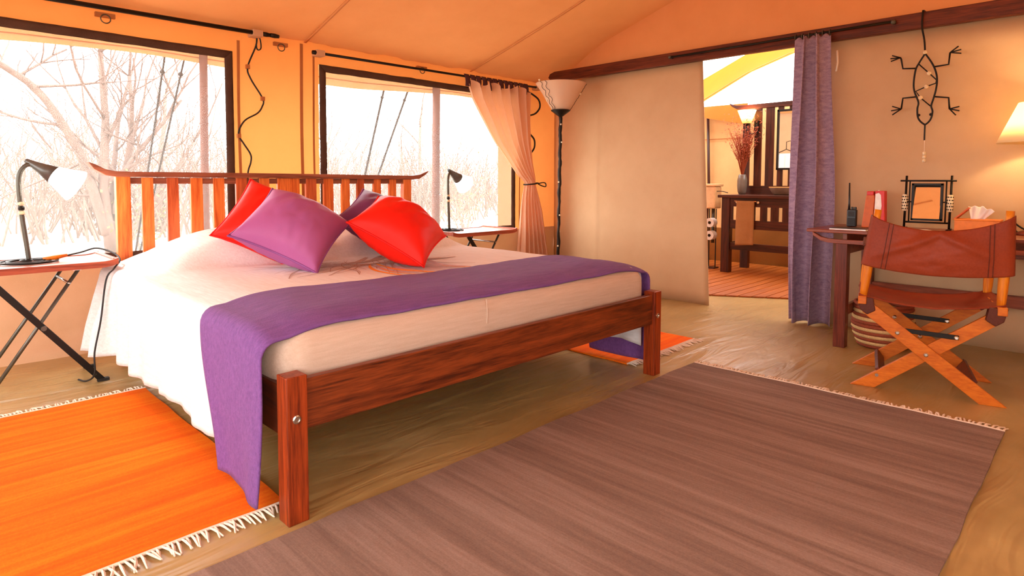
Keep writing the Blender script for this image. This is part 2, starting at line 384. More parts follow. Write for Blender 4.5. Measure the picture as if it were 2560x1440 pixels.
# ---- windows
def make_window(n, x0, x1, label):
    root = bpy.data.objects.new('window_%d' % n, None); COL.objects.link(root); root.location = ((x0 + x1) / 2, YB, WZ[0])
    struct(root, label)
    m = MB(); z0, z1 = WZ; k = 40
    def strip(p0, p1, q0, q1, nm):
        m = MB(); m.grid(lambda u, v: Vector((lerp(lerp(p0[0], p1[0], u), lerp(q0[0], q1[0], u), v) , YB - .016 - .004 * math.sin(v * PI) + .003 * fbm(u * 30, n), lerp(lerp(p0[1], p1[1], u), lerp(q0[1], q1[1], u), v) + .004 * fbm(u * 14, n * 3, v))), k, 3)
        m.build(nm, 'binding', root, smooth=True, solid=.005)
    w = .052
    strip((x0, z1), (x1, z1), (x0 + w, z1 - w), (x1 - w, z1 - w), 'window_binding')
    strip((x0, z0), (x1, z0), (x0 + w, z0 + w * .8), (x1 - w, z0 + w * .8), 'window_binding')
    strip((x0, z0), (x0, z1), (x0 + w, z0 + w * .8), (x0 + w, z1 - w), 'window_binding')
    strip((x1, z0), (x1, z1), (x1 - w, z0 + w * .8), (x1 - w, z1 - w), 'window_binding')
    m = MB(); m.grid(lambda u, v: Vector((lerp(x0 + .02, x1 - .02, u), YB - .006, lerp(z0 + .02, z1 - .02, v))), 2, 2)
    m.build('insect_screen', 'screen', root)
make_window(1, *W1, 'wide screened tent window behind the left bedside table')
make_window(2, *W2, 'screened tent window behind the floor lamp and curtain')
# ---- right wall (door panel, wall behind desk, gable)
def rpath(y):  # the wall bows out into the corner
    return 3.88 + 0.36 * sstep(1.55, 2.75, y) ** 1.25
wr = MB()
wr.grid(lambda u, v: Vector((rpath(lerp(lerp(.662, .758, v), 2.62, u)) + .004 * fbm(u * 3, v * 2, 4), lerp(lerp(.662, .758, v), 2.62, u), lerp(0, 2.0, v))), 40, 18)
wall_right = struct(wr.build('wall_right', 'canvas_right', smooth=True, solid=.006), 'tan canvas partition between bed and bathroom doorway')
wd = MB(); wd.grid(lambda u, v: Vector((3.88 + .004 * fbm(u * 5, v * 2, 9), lerp(YF, -.16, u), lerp(0, 2.0, v))), 30, 12)
struct(wd.build('wall_desk', 'canvas_right', smooth=True, solid=.006), 'tan canvas wall behind the writing desk')
RIDGE = EAVE + SLOPE * YB
gb = MB()
def gab(u, v):
    y = lerp(-YB, 2.45, u); top = EAVE + SLOPE * (YB - abs(y)) + .02
    return Vector((rpath(y) + .006 * math.sin(u * 9 + v * 7) + .012 * fbm(u * 4, v * 2, 3), y, lerp(2.0, top, v)))
gb.grid(gab, 60, 12)
struct(gb.build('wall_gable', 'canvas_roof', smooth=True), 'orange canvas gable panel above the dark beam')
# ---- roof canvas
def roof(sgn):
    m = MB()
    def fn(u, v):
        x = lerp(XL, 4.26, u); y = sgn * lerp(YB + .02, 0, v)
        sag = -.03 * math.sin(PI * v) * (.6 + .4 * math.sin(x * 2.6)) + .010 * fbm(x * 2.5, y * 1.2, 6)
        sag += .007 * math.sin(x * 16 + y * 4) * (1 - sstep(0, .25, v)) * (0.5 + fbm(x * 1.1, 0, 3))
        return Vector((x, y, EAVE + .005 + SLOPE * (YB - abs(y)) + sag))
    m.grid(fn, 130, 40); return m
ceiling = struct(roof(1).build('ceiling', 'canvas_roof', smooth=True), 'sloping orange canvas tent roof')
roof(-1).build('roof_panel', 'canvas_roof', ceiling, smooth=True)
for x in (-.9, 1.40, 3.02):
    m = MB(); m.grid(lambda u, v: Vector((x + .02 * u, lerp(YB, 0, v), EAVE + SLOPE * (YB - lerp(YB, 0, v)) - .004 - .03 * math.sin(PI * v) * (.6 + .4 * math.sin(x * 2.6)))), 1, 30)
    m.build('roof_seam', 'canvas_roof', ceiling, smooth=True, solid=.004)
# ---- walls behind the camera: left end and front with screened openings
wl = MB()
for (y0, y1, z0, z1) in ((YF, YB, 0, .45), (YF, YB, 1.9, 2.03), (YF, -2.2, .45, 1.9), (-.25, .25, .45, 1.9), (2.2, YB, .45, 1.9)):
    wl.grid(lambda u, v: Vector((XL, lerp(y0, y1, u), lerp(z0, z1, v))), 6, 6)
wl.grid(lambda u, v: Vector((XL, lerp(-YB, YB, u), lerp(2.0, EAVE + SLOPE * (YB - abs(lerp(-YB, YB, u))) + .02, v))), 20, 2)
struct(wl.build('wall_left', 'canvas_shade', solid=0), 'canvas end wall with two screened windows')
wf = MB()
for (x0, x1, z0, z1) in ((XL, -1.7, 0, 2.03), (-.35, XR, 0, 2.03), (-1.7, -.35, 1.92, 2.03)):
    wf.grid(lambda u, v: Vector((lerp(x0, x1, u), YF, lerp(z0, z1, v))), 6, 6)
struct(wf.build('wall_front', 'canvas_shade'), 'canvas front wall with an open doorway')
# ---- beam over the doorway
bm_ = MB(); prof = [(2.33, 1.99), (2.36, 2.02), (2.34, 2.055), (2.28, 2.072), (-2.7, 2.072), (-2.7, 1.972), (2.27, 1.976)]
bm_.prism([(3.82, y, z) for y, z in prof], (.05, 0, 0))
trim_1 = struct(bm_.build('trim_1', 'wood_beam', bevel=.004), 'dark reddish wooden beam over the doorway')
# ---- bathroom deck boards beyond the doorway
deck = bpy.data.objects.new('floor_deck', None); COL.objects.link(deck); deck.location = (5.3, 1.0, 0); struct(deck, 'orange-brown boards of the bathroom floor')
k = 0; y = -0.4
while y < 2.95:
    x0 = 4.28 + (0.86 - y) * 0.60 if y < .9 else 4.28
    if x0 < 6.4:
        x1 = 4.28 + (0.86 - (y + .088)) * 0.60 if y < .9 else 4.28
        m = MB(); m.prism([(max(4.1, x0), y, .001), (6.58, y, .001), (6.58, y + .088, .001), (max(4.1, x1), y + .088, .001)], (0, 0, .013 + .002 * random.random())); m.build('deck_board', 'wood_deck', deck, bevel=.002)
    y += .096
# ---- bathroom canvas
bw = MB(); bw.grid(lambda u, v: Vector((6.62 + .012 * fbm(u * 6, v * 3, 2), lerp(-1.0, 3.2, u), lerp(0.42, 1.0, v) if v < .3 else lerp(.594, 1.93, (v - .3) / .7))), 50, 14)
wbath = struct(bw.build('wall_bathroom', 'canvas_shade', smooth=True), 'glowing cream canvas wall of the bathroom')
m = MB(); m.grid(lambda u, v: Vector((6.60 - .02 * math.sin(v * PI), lerp(-1.0, 3.2, u), lerp(0, .43, v))), 30, 4); m.build('lower_panel', 'canvas_brown', wbath, smooth=True)
m = MB(); m.grid(lambda u, v: Vector((6.56 - .1 * (1 - v), lerp(1.55, 3.2, u), lerp(lerp(1.70, 2.05, u), 1.96, v))), 16, 4); m.build('canvas_flap', 'canvas_flap', wbath, smooth=True)
m = MB(); m.tube([(6.57, 2.07, 0), (6.57, 2.04, 1.0), (6.57, 2.07, 1.86)], .018, 8); m.build('tent_pole', 'pole_wood', wbath, smooth=True)
m = MB(); m.grid(lambda u, v: Vector((6.605, lerp(1.5, 2.9, u), 1.54 + .012 * v)), 4, 1); m.build('seam_tape', 'seam', wbath)
for y in (-1.0, 3.2):
    m = MB(); m.grid(lambda u, v: Vector((lerp(3.95, 6.62, u), y, lerp(0, 1.95, v))), 8, 6)
    struct(m.build('wall_bathroom_side', 'canvas_shade', smooth=True), 'canvas side wall of the bathroom')
m = MB(); m.grid(lambda u, v: Vector((lerp(3.9, 5.5, u), lerp(-1.0, 3.2, v), 2.62 - .05 * math.sin(u * PI) )), 8, 8)  # unseen roof sheet, added to keep skylight off the bathroom
struct(m.build('ceiling_light_block', 'canvas_roof', smooth=True), 'unseen canvas sheet added over the near half of the bathroom to cut skylight')
# yellow fly sheet stretched above the bathroom
FLO = [(-.2, 2.60), (1.03, 2.49), (1.54, 2.33), (2.13, 2.04), (2.8, 1.72)]; FHI = [(-.2, 3.5), (1.39, 2.84), (1.83, 2.70), (2.45, 2.43), (3.0, 2.2)]
def fly(u, v):
    y = lerp(2.7, .2, u); yh = y + .28
    lo = Vector((6.6, y, interp(FLO, y))); hi = Vector((7.2, yh, interp(FHI, yh)))
    return lo.lerp(hi, v) + Vector((0, 0, -.03 * math.sin(v * PI)))
m = MB(); m.grid(fly, 30, 8); fs = m.build('fly_sheet', 'canvas_yellow', smooth=True); tag(fs, 'orange-yellow canvas fly sheet stretched diagonally above the bathroom', 'tarpaulin')
m = MB(); m.tube([fly(i / 20, .12) + Vector((-.01, 0, -.004)) for i in range(21)], .007, 6); m.build('hem_cord', 'seam', fs, smooth=True)
# ---- outer fly edge in front of the windows, carried by posts
def oy(u, v):
    x = lerp(-2.4, 4.4, u); sag = .03 * math.sin(x * 2.1 + .6) - .02 * sstep(0, -1.2, x)
    if v < .6: t = v / .6; return Vector((x, lerp(2.68, 3.22, t), lerp(2.13, 1.95, t)))
    t = (v - .6) / .4; return Vector((x, 3.22 + .01 * math.sin(x * 9), lerp(1.95, 1.855 + sag, t)))
m = MB(); m.grid(oy, 80, 10); of = m.build('roof_fly', 'canvas_fly', smooth=True); tag(of, 'pale tan edge of the outer roof fly seen through the windows', 'awning')
m = MB(); m.tube([oy(i / 40, .8) + Vector((0, -.008, 0)) for i in range(41)], .004, 5); m.build('hem_seam', 'seam', of)
for (x, r, lab) in ((.895, .03, 'reddish wooden awning post outside the window behind the headboard'), (3.085, .04, 'reddish wooden awning post outside the window behind the right bedside lamp')):
    m = MB(); m.tube([(x - .01, 3.2, -.05), (x, 3.2, 1.0), (x + .012, 3.2, 1.97)], [r, r * .97, r * .95], 12); tag(m.build('awning_post', 'post_out', smooth=True), lab, 'post', 'awning posts outside')

#=================================================================== OUTDOORS
g = MB(); g.grid(lambda u, v: Vector((lerp(-40, 60, u), lerp(-30, 70, v), -.08 - .02 * fbm(u * 20, v * 20))), 40, 40)
struct(g.build('ground', 'ground', smooth=True), 'sun-bleached sandy ground outside the tent')
ROPES = [((.66, 1.90, 3.24), (.44, -.05, 3.60)), ((.79, 1.90, 3.24), (.47, -.05, 3.74)), ((2.52, 1.90, 3.24), (2.06, -.05, 3.36)), ((2.79, 1.90, 3.24), (2.12, -.05, 3.5))]
for i, (a, b) in enumerate(ROPES):
    m = MB(); m.tube([(a[0], a[2], a[1]), ((a[0] + b[0]) / 2, (a[2] + b[2]) / 2, (a[1] + b[1]) / 2 - .02), (b[0], b[2], b[1])], .007 if i < 2 else .010, 6)
    m.ball((lerp(a[0], b[0], .06), lerp(a[2], b[2], .06), lerp(a[1], b[1], .06)), .018, 6)
    tag(m.build('guy_rope', 'rope'), ['left of two guy ropes outside the wide window', 'right of two guy ropes outside the wide window', 'left of two guy ropes outside the curtained window', 'right of two guy ropes outside the curtained window'][i], 'rope', 'guy ropes')
def branch(m, p, d, L, r, depth, rng, curve=.35, minr=.004, tips=None):
    n = 4; pts = [Vector(p)]; rs = [r]; dd = Vector(d).normalized()
    for i in range(n):
        dd = (dd + Vector((rng.uniform(-1, 1), rng.uniform(-1, 1), rng.uniform(-.5, .8))) * curve * .4).normalized()
        pts.append(pts[-1] + dd * L / n); rs.append(max(minr * .6, r * (1 - .4 * (i + 1) / n)))
    m.tube(pts, rs, 6 if r > .03 else 4)
    if depth <= 0 or r < minr:
        if tips is not None: tips.append(pts[-1])
        return
    for i in range(rng.choice((2, 3, 3))):
        k = rng.choice((2, 3, 4, 4)); ax = Vector((rng.uniform(-1, 1), rng.uniform(-1, 1), rng.uniform(-.2, .8))).normalized()
        branch(m, pts[k], (dd + ax * .85).normalized(), L * rng.uniform(.6, .85), rs[k] * rng.uniform(.55, .75), depth - 1, rng, curve, minr, tips)
def tree(name, loc, stems, seed, label, mat='bark', depth=4, leaves=None, group='bare trees outside', limbs=()):
    rng = random.Random(seed); root = thing(name, label, 'tree', loc, group)
    m = MB(); tw = MB(); tips = []
    L = Vector(loc)
    for (d, ln, r) in stems:
        d = Vector(d).normalized(); pts = [L.copy()]; rs = [r]; dd = d.copy()
        for i in range(6):
            dd = (dd + Vector((rng.uniform(-1, 1), rng.uniform(-1, 1), rng.uniform(-.3, .6))) * .13).normalized()
            pts.append(pts[-1] + dd * ln / 6); rs.append(r * (1 - .1 * (i + 1)))
            if i >= 1:
                for q in range(rng.choice((1, 1, 2))):
                    ax = Vector((rng.uniform(-1, 1), rng.uniform(-1, 1), rng.uniform(0, .7))).normalized()
                    branch(tw, pts[-1], dd * .6 + ax, ln * rng.uniform(.22, .45), rs[-1] * rng.uniform(.35, .6), depth - 2, rng, .5, .004, tips)
        m.tube(pts, rs, 8)
        branch(tw, pts[-1], dd, ln * .5, rs[-1] * .8, depth - 1, rng, .5, .004, tips)
    for pts, r0, r1 in limbs:
        pp = smooth_path(pts, 5); n = len(pp); m.tube(pp, [lerp(r0, r1, i / n) for i in range(n)], 8)
        for i in range(4, n, 2):
            ax = Vector((rng.uniform(-1, 1), rng.uniform(-.6, .6), rng.uniform(-.3, 1))).normalized(); branch(tw, pp[i], ax, rng.uniform(.5, 1.1), .022, depth - 3, rng, .5, .004, tips)
    m.build('trunk', mat, root, smooth=True); tw.build('branches', mat, root, smooth=True, kind='stuff')
    if leaves:
        lf = MB()
        for t in tips:
            for q in range(leaves[1]):
                c = t + Vector((rng.gauss(0, .12), rng.gauss(0, .12), rng.gauss(0, .12))); s = rng.uniform(.015, .035)
                a = Vector((rng.uniform(-1, 1), rng.uniform(-1, 1), rng.uniform(-1, 1))).normalized() * s; b = a.orthogonal().normalized() * s * .6
                lf.add([c - a, c + b, c + a, c - b], [(0, 1, 2, 3)])
        if lf.v: lf.build('leaves', leaves[0], root, kind='stuff')
    return root
tree('bare_tree', (1.55, 9.0, -.1), [((-.02, 0, 1), 3.0, .085), ((.10, .1, 1), 2.8, .07), ((.05, .2, 1), 3.2, .05), ((.55, .1, .75), 2.2, .05), ((.28, .3, 1), 2.6, .05)], 3, 'leafless tree with several stems outside the left window', depth=5, limbs=[([(1.5, 9, .2), (1.32, 9, .95), (1.15, 9, 1.5), (.77, 9, 2.2), (.35, 9, 2.55), (-.3, 9, 3.0)], .075, .03), ([(1.6, 9, .5), (1.8, 9.05, 1.2), (2.2, 9.1, 1.75), (2.6, 9.1, 2.3)], .05, .02)])
tree('bare_tree', (-.2, 12.5, -.1), [((.1, 0, 1), 2.6, .07), ((-.4, 0, 1), 2.4, .05)], 5, 'small leafless tree at the far left beyond the reading lamp', 'twig', depth=5)
tree('bare_tree', (3.3, 13.0, -.1), [((.1, 0, 1), 3.0, .07), ((.5, 0, 1), 2.4, .05), ((-.5, 0, .9), 2.4, .05)], 8, 'spindly leafless tree seen beside the first awning post', 'twig', depth=5)
tree('bare_tree', (7.2, 13.0, -.1), [((.05, 0, 1), 3.2, .06), ((-.4, 0, 1), 2.6, .05)], 11, 'pale leafless tree seen between the guy ropes of the curtained window', 'twig', depth=5)
tree('bare_tree', (11.0, 14.0, -.1), [((.1, 0, 1), 3.4, .07), ((.5, 0, 1), 2.6, .05), ((-.45, 0, .9), 2.6, .05)], 14, 'leafless tree seen between second awning post and tied curtain', 'twig', depth=5)
tree('leafy_shrub', (7.9, 8.2, -.1), [((.2, 0, 1), 1.0, .02), ((-.4, .1, 1), .9, .018), ((.6, .2, .7), .8, .016)], 27, 'taller shrub with reddish leaves near the tied curtain', 'twig', 5, ('leaf', 6), 'shrubs outside')
tree('leafy_shrub', (6.7, 7.0, -.1), [((.2, 0, 1), .7, .02), ((-.3, .1, 1), .6, .018), ((.5, .2, .7), .6, .016)], 21, 'low shrub with reddish leaves beyond the right bedside lamp', 'twig', 5, ('leaf', 6), 'shrubs outside')
tree('leafy_shrub', (1.6, 7.6, -.1), [((.2, 0, 1), .6, .02), ((-.3, .1, 1), .6, .018)], 23, 'low greenish shrub at the foot of the several-stemmed tree', 'twig', 4, ('leaf_green', 5), 'shrubs outside')
# far belt of dry scrub: nobody could count its twigs
sc = MB(); rng = random.Random(99)
for i in range(620):
    y = rng.uniform(11, 28); x = (y + 1.66) * rng.uniform(.02, 1.15) - .8; p = Vector((x, y, -.1))
    for q in range(3): branch(sc, p + Vector((rng.uniform(-.4, .4), 0, 0)), (rng.uniform(-.6, .6), rng.uniform(-.3, .3), 1), rng.uniform(.6, 2.1), .02, 1, rng, .6, .006)
so = sc.build('dry_scrub', 'twig'); so['kind'] = 'stuff'; so['label'] = 'tangled belt of dry scrub far behind the tent'; so['category'] = 'scrub'

#=================================================================== BED
BW = 2.026; T = .064; HB = 2.12
bed = thing('bed', 'dark wooden double bed with slatted headboard in the middle of the tent', 'bed', (BW / 2, 1.08, 0))
for x in (0, BW - T):
    m = MB(); m.box(x, x + T, 0, T, 0, .438); po = m.build('foot_post', 'wood_bed_z', bed, bevel=.003)
    m = MB(); m.lathe([(.013, 0), (.013, .004), (.009, .006), (.009, .003)], (x + T * .45, 0.001, .313), 16, (0, -1, 0)); m.build('bolt', 'chrome', po, smooth=False)
m = MB(); m.box(T - .002, BW - T + .002, .014, .044, .27, .421); m.build('foot_rail', 'wood_bed_x', bed, bevel=.003)
for x in (.012, BW - .042):
    m = MB(); m.box(x, x + .03, T, HB, .25, .40); m.build('side_rail', 'wood_bed_y', bed, bevel=.002)
for i in range(9):
    m = MB(); m.box(.04, BW - .04, .2 + i * .22, .28 + i * .22, .31, .33); m.build('bed_slat', 'wood_bed_x', bed)
for x in (.078, 1.925):
    m = MB(); m.box(x, x + .068, HB, HB + .045, 0, 1.025); m.build('head_post', 'wood_slat', bed, bevel=.003)
edges = [(.200, .258), (.326, .386), (.449, .515), (.573, .637), (.705, .770), (.846, .910), (.962, 1.110), (1.154, 1.228), (1.281, 1.352), (1.416, 1.477), (1.537, 1.592), (1.671, 1.731), (1.803, 1.863)]
for i, (a, b) in enumerate(edges):
    m = MB(); m.box(a, b, HB + .008, HB + .03, .47, 1.02); m.build('head_slat', ('wood_slat', 'wood_slat_dark', 'wood_slat')[i % 3], bed, bevel=.002)
m = MB(); m.box(.146, 1.925, HB + .012, HB + .04, .985, 1.018); m.build('cross_rail', 'wood_rail', bed, bevel=.002)
m = MB(); m.box(.146, 1.925, HB + .004, HB + .036, .42, .50); m.build('cross_rail', 'wood_bed_x', bed, bevel=.002)
up = [(-.045, 1.098), (-.01, 1.085), (.03, 1.062), (.075, 1.052), (.15, 1.050), (1.0, 1.05), (1.9, 1.046), (2.0, 1.046), (2.07, 1.054), (2.11, 1.070), (2.145, 1.082)]
dn = [(2.150, 1.078), (2.11, 1.048), (2.06, 1.022), (2.0, 1.016), (1.0, 1.020), (.08, 1.022), (.03, 1.030), (-.02, 1.062)]
m = MB(); m.prism([(x, HB - .012, z) for x, z in up + dn], (0, .07, 0)); m.build('head_rail', 'wood_rail', bed, bevel=.003)
# mattress
MX0, MX1, MY0, MY1, MZ0, MZ1 = .02, 2.005, .062, 2.09, .335, .578
def rbox(x0, x1, y0, y1, z0, z1, r, n=5, cr=.07):
    """box with rounded plan corners and rounded top and bottom edges"""
    m = MB(); rings = []
    def ring(ins, z):
        P = []
        for cx, cy, a0 in ((x1 - cr, y1 - cr, 0), (x0 + cr, y1 - cr, PI / 2), (x0 + cr, y0 + cr, PI), (x1 - cr, y0 + cr, 1.5 * PI)):
            for i in range(n + 1):
                a = a0 + i / n * PI / 2; P.append(Vector((cx + (cr - ins) * math.cos(a), cy + (cr - ins) * math.sin(a), z)))
        return P
    for i in range(n + 1):
        a = i / n * PI / 2; rings.append(ring(r * (1 - math.sin(a)), z0 + r * (1 - math.cos(a))))
    for i in range(n + 1):
        a = i / n * PI / 2; rings.append(ring(r * (1 - math.cos(a)), z1 - r * (1 - math.sin(a))))
    k = len(rings[0]); vs = [p for q in rings for p in q]
    fs = [(i * k + j, i * k + (j + 1) % k, (i + 1) * k + (j + 1) % k, (i + 1) * k + j) for i in range(len(rings) - 1) for j in range(k)]
    fs += [tuple(range(k - 1, -1, -1)), tuple(range((len(rings) - 1) * k, len(rings) * k))]
    return m.add(vs, fs)
mt = rbox(MX0, MX1, MY0, MY1, MZ0, MZ1 - .016, .085, 8, .10).build('mattress', 'linen', smooth=True); tag(mt, 'thick mattress in cream linen above the dark foot rail', 'mattress')
m = MB(); m.tube([(.84, MY0 - .001, .45), (.842, MY0 - .001, .50), (.84, MY0 + .004, .545)], .0025, 5); m.build('seam', 'linen', mt)
# bedspread
def ztop(x, y):
    z = MZ1 + .012 - .012 * math.sin(PI * max(0, min(1, x / 2.03))); bu = 0
    for cx, w in ((.62, .54), (1.41, .54)):
        ex = max(0, 1 - ((x - cx) / w) ** 2); bu = max(bu, .16 * ex ** 1.15 * sstep(1.36, 1.56, y) * (1 - .5 * sstep(1.95, 2.12, y)))
    z -= .036 * (max(0, .22 - x) / .2) ** 2 + .042 * (max(0, x - 1.76) / .25) ** 2 + .030 * (max(0, .27 - y) / .17) ** 2
    z += bu + .004 * fbm(x * 3, y * 3, 8)
    return z
def spread_pt(s, y):
    """s: distance across the bed, below 0 / above BW = drop down the sides"""
    r = .05
    x0, x1 = .03, 2.0
    if s < x0: side, d, e = -1, x0 - s, x0
    elif s > x1: side, d, e = 1, s - x1, x1
    else: return Vector((s, y, ztop(s, y)))
    zt = ztop(e, y)
    a = min(d / r, PI / 2); out = r * math.sin(a) * .9; dz = r * (1 - math.cos(a)); rest = max(0, d - r * PI / 2)
    fl_ = .02 + .16 * sstep(1.6, 2.1, y) if side < 0 else .02
    amp = (.006 + .030 * sstep(1.35, 1.9, y)) * min(1, rest / .25) + .004 * min(1, rest / .1)
    rip = amp * math.sin(y * (21 if y < 1.3 else 27) + 1.2 * math.sin(y * 4)) + amp * .4 * math.sin(y * 47 + 1)
    o = out + rest * fl_ + rip
    return Vector((e + side * o, y + (.10 * rest * sstep(1.6, 2.1, y) if side < 0 else 0), zt - dz - rest + .012 * math.sin(y * 8) * min(1, rest / .3)))
sp = MB(); SL = (-.425, 2.455); SY = (.135, 2.095)
sp.grid(lambda u, v: spread_pt(lerp(SL[0], SL[1], u), lerp(SY[0], SY[1], v)), 150, 110)
bs = sp.build('bedspread', 'bedspread', smooth=True, solid=.004); tag(bs, 'cream linen bedspread with printed brown branches draped over the bed', 'bedspread')
me = bs.data; ca = me.color_attributes.new('print', 'BYTE_COLOR', 'POINT')
for d in ca.data: d.color = (1, 1, 1, 0)
# the print: flat brush strokes lying on the cloth
def stroke(pts, w, mat, nm):
    P = smooth_path([(x, min(y, 1.33), 0) for x, y in pts], 6); m = MB(); vs = []; n = len(P)
    for i, p in enumerate(P):
        t = (P[min(i + 1, n - 1)] - P[max(i - 1, 0)]).normalized(); q = Vector((-t.y, t.x, 0)); ww = w * (.25 + .75 * math.sin(PI * min(1, .15 + .85 * (1 - i / (n - 1))))) / 2
        for sgn in (-1, 1):
            a = p + q * sgn * ww; a.z = ztop(a.x, a.y) + .0042; vs.append(a)
    m.add(vs, [(2 * i, 2 * i + 1, 2 * i + 3, 2 * i + 2) for i in range(n - 1)]); return m
rng = random.Random(4)
pm = MB()
for i in range(46):
    a0 = (rng.uniform(.82, 1.12), rng.uniform(1.02, 1.25)); ang = rng.uniform(PI * .85, PI * 1.4) if i < 36 else rng.uniform(-1.2, -.2)
    L = rng.uniform(.25, .6); pts = [a0]
    for q in range(4): ang += rng.uniform(-.35, .35); pts.append((pts[-1][0] + math.cos(ang) * L / 4, pts[-1][1] + math.sin(ang) * L / 4))
    k = stroke(pts, rng.uniform(.003, .008), '', ''); pm.add(k.v, k.f)
for i in range(16):
    a0 = (rng.uniform(.8, 1.15), rng.uniform(.95, 1.15)); ang = rng.uniform(-.5, .5); pts = [a0, (a0[0] + .12 * math.cos(ang), a0[1] + .12 * math.sin(ang)), (a0[0] + .3 * math.cos(ang + .2), a0[1] + .3 * math.sin(ang + .2))]
    k = stroke(pts, .03, '', ''); pm.add(k.v, k.f)
pm.build('print_branches', 'print_brown', bs, kind='stuff')
om = MB()
FEATHERS = (([(.948, 1.051), (.875, .935), (.827, .81), (.816, .679), (.824, .571)], .022), ([(.971, 1.05), (.926, .807), (.972, .631), (1.016, .552)], .030), ([(.901, .89), (.857, .708), (.885, .577)], .014), ([(1.172, .746), (1.199, .638), (1.243, .554)], .014))
for pts, w in FEATHERS:
    k = stroke(pts, w, '', ''); om.add(k.v, k.f)
om.build('print_feathers', 'print_orange', bs, kind='stuff')
lm = MB()
for i in range(9):
    x = .88 + i * .04; k = stroke([(x + .06, .98), (x, .8), (x + .04, .6)], .035, '', ''); lm.add([p - Vector((0, 0, .001)) for p in k.v], k.f)
lm.build('print_wash', 'print_lilac', bs, kind='stuff')
# throw across the foot of the bed
def throw_pt(s, t):
    """s along the runner (across the bed), t 0 near edge .. 1 far edge"""
    y0, y1 = .088, .57; r = .055; x0, x1 = .035, 1.985
    def top(x, y):
        edge = max(0, .118 - y); return ztop(x, max(y, .105)) + .006 - edge * edge * 9
    if x0 <= s <= x1:
        y = lerp(y0, y1, t) + .008 * math.sin(s * 5) * t
        return Vector((s, y, top(s, y) + .003 * fbm(s * 6, y * 9, 1)))
    side = -1 if s < x0 else 1; e = x0 if side < 0 else x1; d = abs(s - e)
    a = min(d / r, PI / 2); out = r * math.sin(a) * .9 + .020; dz = r * (1 - math.cos(a)); rest = max(0, d - r * PI / 2)
    k = min(1, rest / .5)
    if side < 0:
        ya = lerp(y0, .11, k) - .02 * math.sin(k * PI); yb = lerp(y1, .40, sstep(0, 1, k)) ; amp = .014
    else:
        ya = lerp(y0, .10, k); yb = lerp(y1, .50, k); amp = .012
    y = lerp(ya, yb, t); base = lerp(top(e, lerp(y0, y1, t)), top(e, .35), sstep(0, .6, k))
    rip = amp * k * math.sin(t * 6 + .9) + .004 * k * math.sin(t * 13)
    fl_ = .012 if side < 0 else .05
    return Vector((e + side * (out + rest * fl_ + rip * .8), y, base - dz - rest - (.022 * k * (1 - t) if side < 0 else 0)))
th = MB(); th.grid(lambda u, v: throw_pt(lerp(-.505, 2.545, u), v), 170, 34)
tag(th.build('bed_runner', 'throw', smooth=True, solid=.006), 'purple woven bed runner draped across the foot of the bed', 'throw')
# cushions
def cushion(name, mat, pip, size, c, R, label, seed, thick=.1):
    R = Matrix(R); c = Vector(c); rng = random.Random(seed)
    def loc(u, v, sg):
        a, b = u * 2 - 1, v * 2 - 1; h = size / 2
        pin = 1 - .045 * (1 - a * a) * 1.0; pin2 = 1 - .045 * (1 - b * b)
        x = a * h * (1.02 - .10 * (1 - b * b) ** .8 * abs(a)); y = b * h * (1.02 - .10 * (1 - a * a) ** .8 * abs(b))
        bul = ((1 - abs(a) ** 2.0) * (1 - abs(b) ** 2.0)) ** .5
        wr = .005 * math.sin((a * 3 - b * 2) * 4 + seed) * (1 - max(abs(a), abs(b))) + .008 * fbm(a * 1.6, b * 1.6, seed) * bul + .004 * fbm(a * 6, b * 2.5, seed + 2) * bul + .004 * math.sin(a * 26 + seed) * sstep(.55, .95, -b) * (1 - abs(b)) * 3
        return c + R @ Vector((x, y, sg * (thick * bul + wr * (bul ** .5))))
    root = thing(name, label, 'cushion', tuple(c - Vector((0, 0, size * .35))), 'cushions on the bed')
    m = MB(); m.grid(lambda u, v: loc(u, v, 1), 36, 36); m.grid(lambda u, v: loc(1 - u, v, -1), 36, 36); m.build('cover', mat, root, smooth=True)
    e = [loc(i / 24, 0, 0) for i in range(24)] + [loc(1, i / 24, 0) for i in range(24)] + [loc(1 - i / 24, 1, 0) for i in range(24)] + [loc(0, 1 - i / 24, 0) for i in range(24)]
    m = MB(); m.tube(e, .0055, 6, True); m.build('piping', pip, root, smooth=True)
cushion('cushion', 'red_satin', 'red_piping', .41, (.625, 1.49, .785), ((.741, .6437, -.1909), (-.5217, .373, -.7672), (-.4227, .6681, .6123)), 'red cushion peeking out behind the mauve cushion', 2, .115)
cushion('cushion', 'purple_satin', 'purple_piping', .42, (.595, 1.165, .770), ((.697, .7133, -.0742), (-.584, .5046, -.6358), (-.4161, .4865, .7683)), 'mauve satin cushion leaning at the front left of the bed', 5, .14)
cushion('cushion', 'plum', 'purple_piping', .43, (1.22, 1.345, .768), ((.6465, .762, .038), (-.5898, .5309, -.6085), (-.4839, .371, .7926)), 'dark plum cushion half hidden behind the bright red cushion', 8, .11)
cushion('cushion', 'red_satin', 'red_piping', .415, (1.043, .925, .757), ((.6108, .7829, .1181), (-.6105, .5607, -.5594), (-.5042, .2696, .8205)), 'bright red cushion leaning on the dark plum cushion', 11, .14)

